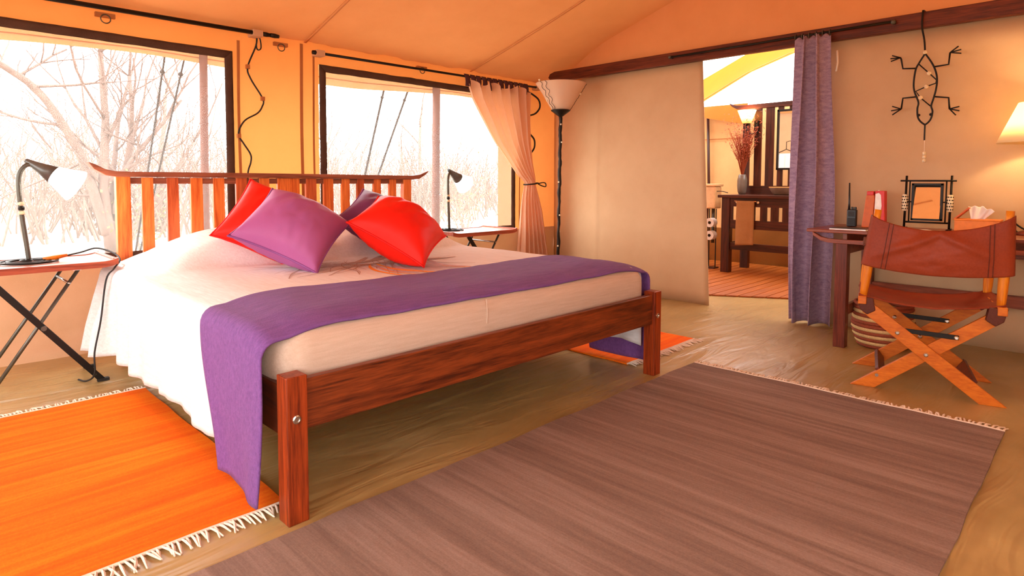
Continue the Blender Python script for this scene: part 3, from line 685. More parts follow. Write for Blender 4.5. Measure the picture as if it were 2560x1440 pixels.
#=================================================================== RUGS
def rug(name, x0, x1, y0, y1, mat, label, ends, fr_len=.05, seed=1):
    root = thing(name, label, 'rug', ((x0 + x1) / 2, (y0 + y1) / 2, 0))
    th_ = .007
    def fn(u, v, z):
        x = lerp(x0, x1, u); y = lerp(y0, y1, v); e = .010 * fbm(x * 2, y * 2, seed)
        if u in (0, 1): x += e * 1.3
        if v in (0, 1): y += e
        return Vector((x, y, z + .0015 * (1 + fbm(x * 4, y * 4, seed + 3))))
    m = MB(); nu, nv = 60, 40; m.grid(lambda u, v: fn(u, v, th_), nu, nv)
    b = [fn(i / nu, 0, th_) for i in range(nu)] + [fn(1, i / nv, th_) for i in range(nv)] + [fn(1 - i / nu, 1, th_) for i in range(nu)] + [fn(0, 1 - i / nv, th_) for i in range(nv)]
    k = len(b); m.add(b + [Vector((p.x, p.y, .001)) for p in b], [(i, k + i, k + (i + 1) % k, (i + 1) % k) for i in range(k)])
    m.build('pile', mat, root, smooth=False)
    rng = random.Random(seed); fr = MB()
    for e in ends:
        n = int(((y1 - y0) if e[0] == 'x' else (x1 - x0)) / .0125)
        for i in range(n):
            t = (i + .5) / n
            if e == 'x1': p, d = fn(1, t, .004), Vector((1, 0, 0))
            elif e == 'x0': p, d = fn(0, t, .004), Vector((-1, 0, 0))
            elif e == 'y1': p, d = fn(t, 1, .004), Vector((0, 1, 0))
            else: p, d = fn(t, 0, .004), Vector((0, -1, 0))
            q = Vector((-d.y, d.x, 0)); s = rng.uniform(-.45, .45); L = fr_len * rng.uniform(.7, 1.15)
            a = p + Vector((0, 0, .002)); bb = p + d * L * .45 + q * s * L * .3 + Vector((0, 0, rng.uniform(.002, .006))); c = p + d * L + q * s * L * .9; c.z = .003
            fr.tube([a, bb, c], [.003, .0045, .0026], 4)
        if e == 'x1': pp = [fn(1, i / 40, .006) for i in range(41)]
        elif e == 'x0': pp = [fn(0, i / 40, .006) for i in range(41)]
        elif e == 'y1': pp = [fn(i / 40, 1, .006) for i in range(41)]
        else: pp = [fn(i / 40, 0, .006) for i in range(41)]
        fr.tube(pp, .005, 5)
    fr.build('fringe', 'fringe', root, kind='stuff')
rug('woven_rug', -.75, 2.325, -1.385, -.035, 'rug_brown', 'large brown flat-woven rug on the floor in front of the bed', ('x1', 'x0'), .06, 3)
rug('woven_rug', -.86, .055, .145, 1.625, 'rug_orange', 'orange flat-woven rug with cream fringe at the left side of the bed', ('y0', 'y1'), .06, 5)
rug('woven_rug', 2.035, 2.79, .21, 1.62, 'rug_orange', 'orange rug on the far side of the bed behind the foot post', ('y0', 'y1'), .06, 9)
#=================================================================== BEDSIDE TABLES
def bedside(label):
    r = thing('folding_table', label, 'table', (0, 0, 0), 'folding bedside tables')
    L, D, Z = .70, .43, .585
    def zt(x):
        a = abs(x) / (L / 2); return Z + .014 * max(0, (a - .8) / .2) ** 2
    m = MB(); n = 24
    xs = [lerp(-L / 2 + .006, L / 2 - .006, i / n) for i in range(n + 1)]
    m.add([Vector((x, y, zt(x) + dz)) for x in xs for (y, dz) in ((-D / 2 + .02, .0), (D / 2 - .02, .0), (D / 2 - .02, .014), (-D / 2 + .02, .014))],
          [(4 * i + j, 4 * i + (j + 1) % 4, 4 * i + 4 + (j + 1) % 4, 4 * i + 4 + j) for i in range(n) for j in range(4)] + [(3, 2, 1, 0), tuple(4 * n + k for k in range(4))])
    m.build('table_top', 'wood_table', r)
    for s in (-1, 1):
        m = MB(); y0, y1 = s * (D / 2 - .02), s * D / 2
        if y0 > y1: y0, y1 = y1, y0
        xx = [lerp(-L / 2, L / 2, i / n) for i in range(n + 1)]
        m.add([Vector((x, y, zt(x) + dz)) for x in xx for (y, dz) in ((y0, -.012), (y1, -.012), (y1, .018), (y0, .018))],
              [(4 * i + j, 4 * i + (j + 1) % 4, 4 * i + 4 + (j + 1) % 4, 4 * i + 4 + j) for i in range(n) for j in range(4)] + [(3, 2, 1, 0), tuple(4 * n + k for k in range(4))])
        m.build('edge_strip', 'wood_table_edge', r)
        m = MB(); m.box(min(s * L / 2, s * (L / 2 - .02)), max(s * L / 2, s * (L / 2 - .02)), -D / 2 + .02, D / 2 - .02, Z + .002, Z + .030); m.build('end_strip', 'wood_table_edge', r, bevel=.002)
    for yy in (-.175, .13):
        m = MB(); m.bar((.270, yy, .006), (-.165, yy, .575), .018, .028); lg = m.build('leg', 'grey_iron' if False else 'black_iron', r, bevel=.002)
        m = MB(); m.box(.250, .300, yy - .012, yy + .012, 0, .014); m.build('foot_pad', 'rubber', lg)
    for yy in (-.155, .15):
        m = MB(); m.tube([(-.175, yy, .0), (.197, yy, .575)], .0085, 8); lg = m.build('leg', 'grey_iron', r, smooth=True)
    for (x, z) in ((.152, .505), (-.141, .052)):
        m = MB(); m.tube([(x, -.165, z), (x, .16, z)], .007, 6); m.build('cross_bar', 'chrome', r, smooth=True)
    m = MB(); m.tube([(.240, -.185, .04), (.240, .14, .04)], .007, 6); m.build('cross_bar', 'grey_iron', r, smooth=True)
    for yy in (-.19, .165):
        m = MB(); m.lathe([(.012, -.01), (.012, .01)], (.042, yy, .306), 10, (0, 1, 0)); m.build('pivot', 'grey_iron', r)
    for s in (-1, 1):
        m = MB(); m.box(s * .18 - .015, s * .18 + .02, -.18, .16, .566, .578); m.build('clip', 'white_plastic', r)
    return r
t1 = bedside('folding wooden bedside table with black iron legs left of the bed'); t1.location = (-.325, 2.10, 0)
t2 = copy_tree(t1); t2['label'] = 'folding wooden bedside table with iron legs right of the bed by the tied curtain'; t2.location = (2.58, 2.13, 0)
TZ = .600
#---- reading lamps
def reading_lamp(label):
    r = thing('reading_lamp', label, 'lamp', (0, 0, 0), 'bedside reading lamps')
    m = MB()
    for rad in (.115, .085): m.tube([(rad * math.cos(a * PI / 18), rad * math.sin(a * PI / 18), .006) for a in range(36)], .005, 6, True)
    pts = [(.115 * (1 - a / 60) * math.cos(a * .22), .115 * (1 - a / 60) * math.sin(a * .22), .006 + .006 * a / 60) for a in range(0, 61, 2)]
    m.tube(pts, .0045, 6); m.ball((0, 0, .012), .016, 10, (1, 1, .6)); m.build('base_coil', 'black_iron', r, smooth=True)
    m = MB(); p = smooth_path([(0, 0, .01), (-.010, 0, .12), (-.022, 0, .25), (-.028, 0, .36), (-.024, 0, .43), (.0, -.003, .472), (.03, -.006, .480), (.05, -.008, .472)], 6)
    m.tube(p, .0105, 10); m.build('stem', 'grey_iron', r, smooth=True)
    for i in range(3):
        m = MB(); z = .236 + i * .022; m.lathe([(.011, 0), (.0135, .004), (.0135, .014), (.011, .018)], (-.021 - .0005 * i, 0, z), 12); m.build('bone_ring', 'bone' if i != 1 else 'black_iron', r, smooth=True)
    ax = Vector((.62, -.30, -.42)).normalized(); c = Vector((.035, -.006, .478))
    m = MB(); m.lathe([(.011, -.04), (.018, -.005), (.030, .04), (.046, .095), (.044, .095), (.026, .04)], c, 24, ax, caps=False); m.build('shade_neck', 'lamp_grey', r, smooth=True)
    m = MB(); m.lathe([(.045, .093), (.062, .145), (.084, .20), (.082, .20), (.060, .145), (.043, .093)], c, 24, ax, caps=False); m.build('lamp_shade', 'opal', r, smooth=True)
    m = MB(); m.ball(c + ax * .155, .05, 12); m.build('bulb', 'bulb', r, smooth=True)
    return r
l1 = reading_lamp('curved iron reading lamp, switched on, on the left bedside table'); l1.location = (-.30, 2.12, TZ)
l2 = copy_tree(l1); l2['label'] = 'curved iron reading lamp on the right bedside table'; l2.location = (2.46, 2.24, TZ); l2.rotation_euler = (0, 0, .55)
# cable of the left lamp with wooden switch
cb = thing('lamp_cable', 'black cable with a wooden switch falling from the left bedside table', 'cable', (-.05, 2.06, 0))
m = MB(); m.tube(smooth_path([(-.285, 2.10, .612), (-.20, 2.09, .618), (-.09, 2.13, .632), (-.02, 2.12, .650), (.035, 2.04, .628), (.045, 1.95, .60), (.0, 1.87, .565), (-.039, 1.85, .515), (-.068, 1.845, .32), (-.098, 1.845, .167), (-.10, 1.85, .06), (-.12, 1.93, .012), (-.14, 2.0, .008)], 6), .0045, 6); m.build('cord', 'rubber', cb, smooth=True)
m = MB(); m.tube([(-.25, 2.095, .616), (-.20, 2.09, .619), (-.15, 2.105, .626)], [.007, .012, .008], 8); m.build('switch', 'wood_chair', cb, smooth=True)

#=================================================================== WINDOW RODS, CURTAIN, WIRES
def rod(name, p, q, r, label, brackets, fin):
    t = thing(name, label, 'curtain rod', tuple(p))
    m = MB(); m.tube([p, q], r, 10); m.build('rail', 'black_iron', t, smooth=True)
    for b in brackets:
        b = Vector(b); m = MB(); m.box(b.x - .035, b.x + .035, b.y - .016, YB, b.z - .022, b.z + .022); m.build('loop', 'canvas_low', t, bevel=.004)
    for e in fin:
        m = MB(); m.lathe([(.014, 0), (.016, .03), (.012, .06)], e, 10, (1, 0, 0)); m.build('finial', 'black_iron', t, smooth=True)
    return t
RZ = 1.948
rod('curtain_rod', (-1.3, 2.54, 1.985), (1.05, 2.54, 2.004), .014, 'black iron curtain rod above the wide left window', [(1.03, 2.54, 2.004)], [(1.06, 2.54, 2.005), (1.12, 2.54, 2.006)])
rod('curtain_rod', (1.44, 2.56, 1.942), (3.95, 2.56, 1.955), .010, 'black iron rod carrying the tied curtain above the second window', [(1.50, 2.56, 1.943), (3.9, 2.56, 1.953)], [(1.44, 2.56, 1.942)])
for x in (.16, 1.22, 2.46):
    m = MB(); m.box(x - .05, x + .05, YB - .03, YB - .004, 1.955, 1.98); rg = m.build('tie_ring', 'seam', wall_back)
    m = MB(); m.tube([(x + .025 * math.cos(a * PI / 8), YB - .03, 1.945 + .025 * math.sin(a * PI / 8)) for a in range(16)], .0035, 5, True); m.build('metal_ring', 'grey_iron', rg, smooth=True)
# curtain tied to the side
cu = thing('window_curtain', 'cream curtain with plum tabs tied back beside the floor lamp', 'curtain', (3.7, 2.5, .02))
LT = [(.02, 3.56), (.30, 3.568), (.55, 3.588), (.725, 3.60), (.87, 3.62), (.955, 3.640), (.985, 3.652), (1.02, 3.62), (1.07, 3.545), (1.22, 3.40), (1.383, 3.238), (1.594, 3.085), (1.759, 2.966), (1.925, 2.899)]
RT = [(.02, 4.02), (.263, 3.985), (.53, 3.934), (.716, 3.898), (.869, 3.842), (.955, 3.810), (.985, 3.800), (1.05, 3.795), (1.17, 3.760), (1.377, 3.725), (1.612, 3.708), (1.833, 3.711), (1.951, 3.721)]
def curt(u, v):
    z = lerp(.02, 1.90, v); z += (-.02 * math.cos(u * PI * 2 * 9) if v > .985 else 0)
    a, b = interp(LT, z), interp(RT, z); w = b - a
    amp = .05 * min(1, .25 + abs(z - .985) * 1.1)
    ph = u * PI * 2 * 6.5 + .5 * math.sin(u * 9)
    return Vector((a + w * (u + .012 * math.sin(ph * 2)), 2.505 + amp * math.sin(ph) - .03 * (1 - abs(2 * u - 1)) * math.exp(-((z - .985) / .12) ** 2), z))
m = MB(); m.grid(curt, 130, 70); m.build('fabric', 'curtain_tan', cu, smooth=True)
for i in range(12):
    u = .02 + i * .0865; x = lerp(2.905, 3.72, u); m = MB(); w = .056; k = .02 * math.sin(i * 2.1)
    m.grid(lambda a, b: Vector((x - w / 2 + w * a + k * b * .6, 2.56 - .016 * math.sin(b * PI * .9 + .6) - .035 * b, RZ + .020 - (.11 + .02 * math.sin(i * 1.7)) * b)), 3, 8)
    m.build('tab', 'curtain_tab', cu, smooth=True, solid=.006)
m = MB(); pts = [(3.726 + .092 * math.cos(a * PI / 10), 2.495 + .05 * math.sin(a * PI / 10), .982 + .008 * math.cos(a * PI / 10)) for a in range(20)]
m.tube(pts, .007, 6, True)
m.tube(smooth_path([(3.80, 2.46, .985), (3.86, 2.455, .995), (3.90, 2.455, .985), (3.90, 2.455, .955), (3.85, 2.455, .96), (3.79, 2.455, .98)], 5), .006, 6); m.build('tie_back', 'rubber', cu, smooth=True)
# wire wandering down the pier
wi = thing('wall_wire', 'thin black wire snaking down the canvas between the windows', 'cable', (1.0, 2.6, 1.0))
m = MB(); m.tube(smooth_path([(x, 2.600, z) for x, z in ((1.051, 2.012), (1.045, 1.934), (.985, 1.781), (1.003, 1.702), (1.084, 1.574), (1.078, 1.518), (1.044, 1.47), (.961, 1.418), (.919, 1.352), (.915, 1.307), (.948, 1.254), (.992, 1.183), (.991, 1.128), (.971, 1.059), (.965, .9))], 6), .0055, 6); m.build('cord', 'rubber', wi, smooth=True)
m = MB(); m.tube(smooth_path([(x, 2.596, z) for x, z in ((1.055, 2.018), (1.073, 1.975), (1.077, 1.921), (1.058, 1.904), (1.046, 1.925), (1.05, 2.0))], 5), .0045, 6); m.build('loop', 'rubber', wi, smooth=True)
for x, z in ((.985, 1.781), (1.084, 1.574), (.915, 1.307)):
    m = MB(); m.box(x - .012, x + .012, 2.590, 2.612, z - .014, z + .014); m.build('clip', 'seam', wi)
# two short cable hoops right of the curtain
for i, pts in enumerate((((3.78, 1.90), (3.84, 1.884), (3.932, 1.839), (3.951, 1.765), (3.888, 1.699), (3.80, 1.67)), ((3.78, 1.495), (3.80, 1.486), (3.867, 1.432), (3.872, 1.356), (3.827, 1.301), (3.78, 1.28)))):
    m = MB(); m.tube(smooth_path([(x, 2.585, z) for x, z in pts], 6), .009, 6)
    tag(m.build('cable_hoop', 'rubber', smooth=True), ('upper black cable hoop behind the floor lamp bowl', 'lower black cable hoop between curtain and floor lamp pole')[i], 'cable')

#=================================================================== FLOOR LAMP
FX, FY = 3.50, 1.95
fo = thing('floor_lamp', 'tall uplighter lamp with frosted bowl and knobbly black pole in the corner', 'lamp', (FX, FY, 0))
m = MB(); m.lathe([(.14, 0), (.14, .012), (.12, .02), (.02, .03), (.015, .06)], (FX, FY, 0), 28); m.build('base', 'black_iron', fo, smooth=True)
m = MB(); rng = random.Random(2); n = 60; m.tube([(FX + .004 * math.sin(i * .9) + .014 * (i / n) , FY - .01 * i / n, .05 + 1.55 * i / n) for i in range(n + 1)], [.0135 + rng.uniform(-.002, .004) for i in range(n + 1)], 9); m.build('pole', 'black_iron', fo, smooth=True)
PX, PY = FX + .014, FY - .01
m = MB(); m.lathe([(.012, 1.585), (.02, 1.592), (.085, 1.640), (.088, 1.648), (.075, 1.648)], (PX, PY, 0), 28); m.build('cup', 'black_iron', fo, smooth=True)
m = MB(); m.lathe([(.055, 1.645), (.078, 1.648), (.115, 1.705), (.172, 1.805), (.222, 1.878), (.228, 1.886), (.222, 1.885), (.166, 1.803), (.11, 1.706), (.06, 1.655)], (PX, PY, 0), 40, caps=False); m.build('bowl', 'frosted', fo, smooth=True)
m = MB()
for s, a0 in ((1, 2.95), (1, 3.2), (1, -.75)):
    pts = []
    for i in range(26):
        t = i / 25; rad = .082 + .146 * t + .006; a = a0 + .09 * math.sin(t * 22) * (1 - t * .4); pts.append((PX + rad * math.cos(a), PY + rad * math.sin(a), 1.65 + .235 * t + .003 * math.sin(t * 50)))
    m.tube(pts, .0022, 5)
m.build('bead_wire', 'black_iron', fo, smooth=True)
for (a, t) in ((2.95, 1.02), (-.75, .6), (2.7, .3)):
    m = MB(); rad = .088 + .15 * t; m.ball((PX + rad * math.cos(a), PY + rad * math.sin(a), 1.65 + .235 * t + .005), .010, 8); m.build('bead', 'bead', fo, smooth=True)
for z, a in ((.42, 3.6), (.70, 4.2), (1.00, 3.4), (1.36, 4.6), (1.52, 4.0), (.55, .3), (1.2, 0)):
    m = MB(); m.ball((FX + .01 * z + .019 * math.cos(a), FY - .006 * z + .019 * math.sin(a), z), .008, 8); m.build('bead', 'bead', fo, smooth=True)

#=================================================================== DOORWAY CURTAIN
dr = thing('curtain_rod', 'dark iron rod fixed along the beam above the doorway', 'curtain rod', (3.80, .2, 2.03))
m = MB(); m.tube([(3.785, 1.0, 2.027), (3.785, -.6, 2.033)], .009, 8); m.build('rail', 'black_iron', dr, smooth=True)
for y in (1.0, -.6):
    m = MB(); m.ball((3.785, y, 2.03), .016, 10); m.build('finial', 'grey_iron', dr, smooth=True)
    m = MB(); m.box(3.785, 3.822, y - .008, y + .008, 2.02, 2.04); m.build('bracket', 'black_iron', dr)
dc = thing('door_curtain', 'purple woven curtain drawn aside at the bathroom doorway', 'curtain', (3.7, -.15, 0))
def dcu(u, v):
    z = lerp(.015, 2.015, v); t = z / 2
    a = lerp(-.025, -.01, t) + .008 * math.sin(z * 2.2); b = lerp(-.27, -.235, t) - .02 * math.exp(-((z - 1.0) / .5) ** 2)
    ph = u * PI * 2 * 2.35 + .7 + .35 * math.sin(z * 1.3 + u * 2); am = lerp(.075, .03, t)
    tw = .03 * math.sin(z * 1.9 + u * 4)
    return Vector((3.72 + am * math.sin(ph) + .008 * math.sin(ph * 2.0 + z * 1.3), lerp(a, b, u) + .022 * math.cos(ph) + tw * .35, z - (.010 * (1 - math.cos(ph * 4)) if v > .97 else 0)))
m = MB(); m.grid(dcu, 110, 60); m.build('fabric', 'curtain_purple', dc, smooth=True, solid=.004)
for i in range(6):
    y = .0 - i * .045; m = MB(); m.tube([(3.785 + .019 * math.cos(a * PI / 8), y, 2.027 + .019 * math.sin(a * PI / 8)) for a in range(16)], .0035, 6, True); m.build('ring', 'grey_iron', dc, smooth=True)
m = MB(); m.tube([(3.80, -.27, 1.9), (3.80, -.275, 1.82), (3.80, -.268, 1.76)], .007, 6); m.build('cord', 'fringe', dc, smooth=True)

#=================================================================== GECKO ORNAMENT
GX = 3.80
gk = thing('gecko_ornament', 'black wire gecko with bone beads hanging from the beam', 'ornament', (GX, -.79, 1.13))
def wire(nm, pts, r=.0055, sm=True, mat='black_iron', n=6):
    P = [(GX, y, z) for y, z in pts]; m = MB(); m.tube(smooth_path(P, 5) if sm else P, r, n); return m.build(nm, mat, gk, smooth=True)
wire('tail', [(-.758, 2.074), (-.756, 1.976), (-.771, 1.89), (-.777, 1.815)])
m = MB(); m.bar((GX, -.758, 2.074), (3.85, -.758, 2.076), .012, .008); m.build('hook', 'black_iron', gk)
wire('body_outline', [(-.778, 1.807), (-.748, 1.753), (-.731, 1.713), (-.723, 1.638), (-.728, 1.579), (-.752, 1.509), (-.748, 1.468), (-.752, 1.417), (-.767, 1.387), (-.792, 1.364)])
wire('body_outline', [(-.778, 1.807), (-.811, 1.752), (-.834, 1.70), (-.846, 1.641), (-.842, 1.576), (-.83, 1.519), (-.821, 1.479), (-.829, 1.445), (-.823, 1.404), (-.81, 1.38), (-.792, 1.364)])
wire('tongue', [(-.792, 1.364), (-.792, 1.314), (-.792, 1.268)], .005)
wire('lacing', [(-.746, 1.746), (-.803, 1.683), (-.843, 1.637), (-.84, 1.617), (-.792, 1.602), (-.736, 1.578), (-.762, 1.535), (-.817, 1.479)], .004, False)
for leg, toes in (([(-.734, 1.721), (-.661, 1.728), (-.649, 1.791), (-.644, 1.80)], [(-.598, 1.819), (-.589, 1.801), (-.592, 1.783)]), ([(-.83, 1.719), (-.902, 1.724), (-.907, 1.795)], [(-.948, 1.827), (-.962, 1.805), (-.963, 1.782)]),
                  ([(-.737, 1.543), (-.667, 1.541), (-.66, 1.473)], [(-.609, 1.494), (-.604, 1.466), (-.611, 1.439)]), ([(-.836, 1.535), (-.909, 1.522), (-.916, 1.453)], [(-.965, 1.464), (-.966, 1.438), (-.949, 1.413)])):
    lo = wire('leg', leg, .0055, False)
    for t in toes:
        m = MB(); m.tube([(GX, *leg[-1]), (GX, *t)], .0042, 6); m.build('toe', 'black_iron', lo, smooth=True)
for y, z in ((-.803, 1.683), (-.792, 1.602), (-.762, 1.535), (-.777, 1.815)):
    m = MB(); m.ball((GX, y, z), .0135, 10); m.build('bead', 'bone', gk, smooth=True)
for y in (-.757, -.82):
    m = MB(); m.ball((GX, y, 1.427), .009, 8); m.build('eye', 'black_iron', gk, smooth=True)
m = MB(); m.tube([(GX, -.793, 1.268), (GX, -.794, 1.2), (GX, -.795, 1.13)], .0016, 5); m.build('thread', 'fringe', gk)
for i in range(3):
    m = MB(); m.lathe([(.008, 0), (.0105, .004), (.0105, .016), (.008, .02)], (GX, -.795, 1.130 + .023 * i), 10); m.build('bone_tube', 'bone', gk, smooth=True)

#=================================================================== DESK
dk = thing('writing_desk', 'reddish wooden writing desk with curved under-rail along the right wall', 'desk', (3.55, -1.3, 0))
DX0, DX1, DZ = 3.25, 3.855, .715
m = MB(); m.box(DX0, DX1, -2.45, -.290, DZ - .02, DZ); m.build('desk_top', 'wood_desk_y', dk, bevel=.004)
for x in (DX0 + .002, DX1 - .034):
    ctr = [(-.325, .686), (-.345, .674), (-.375, .657), (-.415, .648), (-.47, .646), (-2.40, .646)]
    top = [(y, z + .012) for y, z in ctr]; bot = [(y - (.006 if i < 2 else 0), z - .013) for i, (y, z) in enumerate(ctr)]
    m = MB(); m.prism([(x, y, z) for y, z in top + bot[::-1]], (.03, 0, 0)); m.build('curved_rail', 'wood_desk_y', dk, bevel=.002)
for x in (DX0, DX1 - .066):
    for y in (-.528, -2.30):
        m = MB(); m.box(x, x + .062, y, y + .066, 0, .634); m.build('leg', 'wood_desk_z', dk, bevel=.003)
for y in (-.508, -2.28):
    m = MB(); m.box(DX0 + .06, DX1 - .06, y, y + .025, .565, .694); m.build('side_apron', 'wood_desk_y', dk, bevel=.002)
m = MB(); m.box(DX1 - .06, DX1 - .04, -2.28, -.50, .56, .694); m.build('back_apron', 'wood_desk_y', dk, bevel=.002)
m = MB(); m.box(DX1 - .055, DX1 - .03, -2.28, -.50, .27, .345); m.build('stretcher', 'wood_desk_y', dk, bevel=.002)
for y in (-.56, -2.27):
    m = MB(); m.box(DX0 + .06, DX1 - .06, y + .03, y + .055, .20, .26); m.build('stretcher', 'wood_desk_y', dk, bevel=.002)
#---- things on the desk
X0 = 3.65
ra = thing('two_way_radio', 'black handheld radio standing at the left end of the desk', 'radio', (X0, -.437, DZ))
m = MB(); m.box(X0 - .018, X0 + .018, -.465, -.409, DZ, DZ + .112); m.build('body', 'black_plastic', ra, bevel=.006)
m = MB(); m.box(X0 - .021, X0 - .017, -.460, -.414, DZ + .01, DZ + .055); m.build('battery_cover', 'rubber', ra, bevel=.002)
m = MB(); m.box(X0 - .020, X0 - .017, -.455, -.419, DZ + .066, DZ + .10); m.build('speaker_grille', 'rubber', ra)
m = MB(); m.tube([(X0, -.418, DZ + .11), (X0, -.418, DZ + .15), (X0, -.416, DZ + .285)], [.008, .006, .0045], 8); m.build('antenna', 'black_plastic', ra, smooth=True)
for y in (-.437, -.455):
    m = MB(); m.lathe([(.008, 0), (.008, .014), (.006, .016)], (X0, y, DZ + .112), 12); m.build('knob', 'black_plastic', ra)
m = MB(); poly = [(-.500, 0), (-.562, 0), (-.572, .20), (-.560, .222), (-.532, .222), (-.522, .20)]
m.prism([(X0 - .03, y, DZ + z) for y, z in poly], (.06, 0, 0)); oh = m.build('leather_pouch', 'orange_card', bevel=.004); tag(oh, 'orange-brown upright pouch with red top beside the radio', 'pouch')
m = MB(); m.box(X0 - .032, X0 + .032, -.566, -.526, DZ + .205, DZ + .232); m.build('flap', 'red_card', oh, bevel=.005)
bx = thing('tall_carton', 'tall red and white carton leaning beside the orange pouch', 'carton', (X0, -.60, DZ))
m = MB(); m.prism([(X0 - .03, -.568, DZ), (X0 - .03, -.632, DZ), (X0 - .03, -.626, DZ + .235), (X0 - .03, -.574, DZ + .235)], (.06, 0, 0)); m.build('carton', 'red_card', bx, bevel=.003)
m = MB(); m.prism([(X0 - .0315, -.572, DZ + .04), (X0 - .0315, -.600, DZ + .04), (X0 - .0315, -.612, DZ + .14), (X0 - .0315, -.606, DZ + .21), (X0 - .0315, -.594, DZ + .222), (X0 - .0315, -.576, DZ + .215)], (.002, 0, 0)); m.build('white_panel', 'paper_white', bx)
m = MB(); m.ball((X0 - .012, -.590, DZ + .232), .008, 8); m.build('cap', 'white_plastic', bx, smooth=True)
# mirror stand
mr = thing('desk_mirror', 'rectangular table mirror in a black iron stand with carved bone grips', 'mirror', (X0, -.85, DZ))
yl, yr = -.731, -.962
for y, lean in ((yl, .0), (yr, .0)):
    m = MB(); m.tube([(X0, y, DZ), (X0 + .01, y - .004, 1.045)], .0065, 8); m.build('upright', 'black_iron', mr, smooth=True)
    m = MB(); m.tube([(X0, y, DZ + .006), (X0 - .07, y, DZ + .006)], .006, 6); m.tube([(X0, y, DZ + .006), (X0 + .07, y, DZ + .006)], .006, 6); m.build('foot', 'black_iron', mr, smooth=True)
    m = MB(); m.lathe([(.011, 0), (.0145, .004), (.0145, .098), (.011, .102)], (X0 + .005, y, .828), 14); gr = m.build('bone_grip', 'bone', mr, smooth=True)
    for k in range(5):
        m = MB()
        for q in range(7):
            a = q * PI * 2 / 7 + (k % 2) * .45; m.ball((X0 + .005 + .0140 * math.cos(a), y + .0140 * math.sin(a), .842 + k * .0185), .0044, 6)
        m.build('carved_pattern', 'black_iron', gr, kind='stuff')
for z, ov in ((1.014, .028), (.760, .004)):
    m = MB(); m.tube([(X0 + .008, yl + ov, z), (X0 + .008, yr - ov, z)], .0055, 8); m.build('cross_bar', 'black_iron', mr, smooth=True)
for y in (yl - .022, yr + .022):
    m = MB(); m.tube([(X0 + .008, y, .760), (X0 + .008, y - .001, 1.014)], .0042, 6); m.build('inner_rod', 'black_iron', mr, smooth=True)
fy0, fy1, fz0, fz1 = -.766, -.928, .772, .998
for a, b, c, d in ((fy0, fy0 - .014, fz0, fz1), (fy1 + .014, fy1, fz0, fz1), (fy0, fy1, fz1 - .014, fz1), (fy0, fy1, fz0, fz0 + .014)):
    m = MB(); m.box(X0 - .008, X0 + .008, min(a, b), max(a, b), c, d); m.build('frame_bar', 'black_iron', mr, bevel=.002)
m = MB(); m.obox((X0, (fy0 + fy1) / 2, (fz0 + fz1) / 2), (.003, 0, -.0006), (0, (fy0 - fy1) / 2 - .012, 0), (.022, 0, (fz1 - fz0) / 2 - .012)); m.build('glass', 'mirror', mr)
for y in (fy0 + .012, fy1 - .012):
    m = MB(); m.lathe([(.004, -.016), (.004, .016)], (X0, y, .885), 8, (0, 1, 0)); m.build('pivot', 'black_iron', mr)
# tissue box
tb = thing('tissue_box', 'orange tissue box with an open lid at the right of the mirror', 'tissue box', (3.62, -1.10, DZ))
m = MB(); m.obox((3.62, -1.105, DZ + .036), (.055, 0, 0), (0, .105, 0), (0, 0, .036)); m.build('box', 'orange_box', tb, bevel=.003)
m = MB(); m.obox((3.62, -1.105, DZ + .075), (.058, 0, 0), (0, .108, 0), (0, 0, .004)); m.build('lid_top', 'orange_box', tb, bevel=.002)
m = MB(); m.obox((3.63, -1.028, DZ + .108), (.045, 0, 0), (0, -.036, .036), (0, .003, .003)); m.build('lid_flap', 'orange_card', tb, bevel=.002)
def tis(u, v):
    a = (u - .5) * 2
    return Vector((3.62 + .010 * math.sin(u * 16) * v + .03 * (v - .3) * math.sin(u * 5), -1.10 - a * lerp(.030, .062, v) - .018 * v, DZ + .076 + v * (.075 - .022 * max(0, a) - .004 * math.sin(u * 20))))
m = MB(); m.grid(tis, 30, 12); m.build('tissue', 'tissue', tb, smooth=True, solid=.002)
def pap(u, v):
    return Vector((lerp(3.33, 3.47, v), lerp(-.80, -1.0, u), DZ + .003 + .014 * max(0, math.sin(u * PI * 1.1)) * (1 - .5 * v) + .004 * math.sin(u * 11 + v * 5)))
m = MB(); m.grid(pap, 24, 8); tag(m.build('paper_sheet', 'paper_white', smooth=True, solid=.0015), 'crumpled white paper lying on the desk in front of the mirror', 'paper')
m = MB(); m.box(3.262, 3.42, -.62, -.42, DZ, DZ + .008); nb = m.build('notebook', 'white_plastic', bevel=.001); tag(nb, 'thin folder with dark cover and white edge at the left end of the desk', 'folder')
m = MB(); m.box(3.264, 3.42, -.62, -.42, DZ + .008, DZ + .0105); m.build('cover', 'black_plastic', nb)
# desk lamp
lx, ly = 3.62, -1.345
dl = thing('desk_lamp', 'table lamp with glowing cream cone shade at the right end of the desk', 'lamp', (lx, ly, DZ))
m = MB(); m.lathe([(.075, 0), (.075, .012), (.03, .03), (.018, .06), (.026, .16), (.03, .24), (.018, .34), (.009, .40), (.009, .56)], (lx, ly, DZ), 24); m.build('body', 'wood_desk_z', dl, smooth=True)
m = MB(); m.lathe([(.175, 1.222), (.085, 1.440)], (lx, ly, 0), 40, caps=False); m.build('lamp_shade', 'shade', dl, smooth=True, solid=.003)
m = MB(); m.ball((lx, ly, 1.31), .028, 12); m.build('bulb', 'bulb_warm', dl, smooth=True)
m = MB(); m.tube(smooth_path([(lx, ly, DZ + .03), (3.60, -1.29, DZ + .012), (3.68, -1.245, DZ + .05), (3.75, -1.24, DZ + .07), (3.79, -1.30, DZ + .02), (3.70, -1.4, DZ + .008)], 6), .005, 6); m.build('cord', 'rubber', dl, smooth=True)
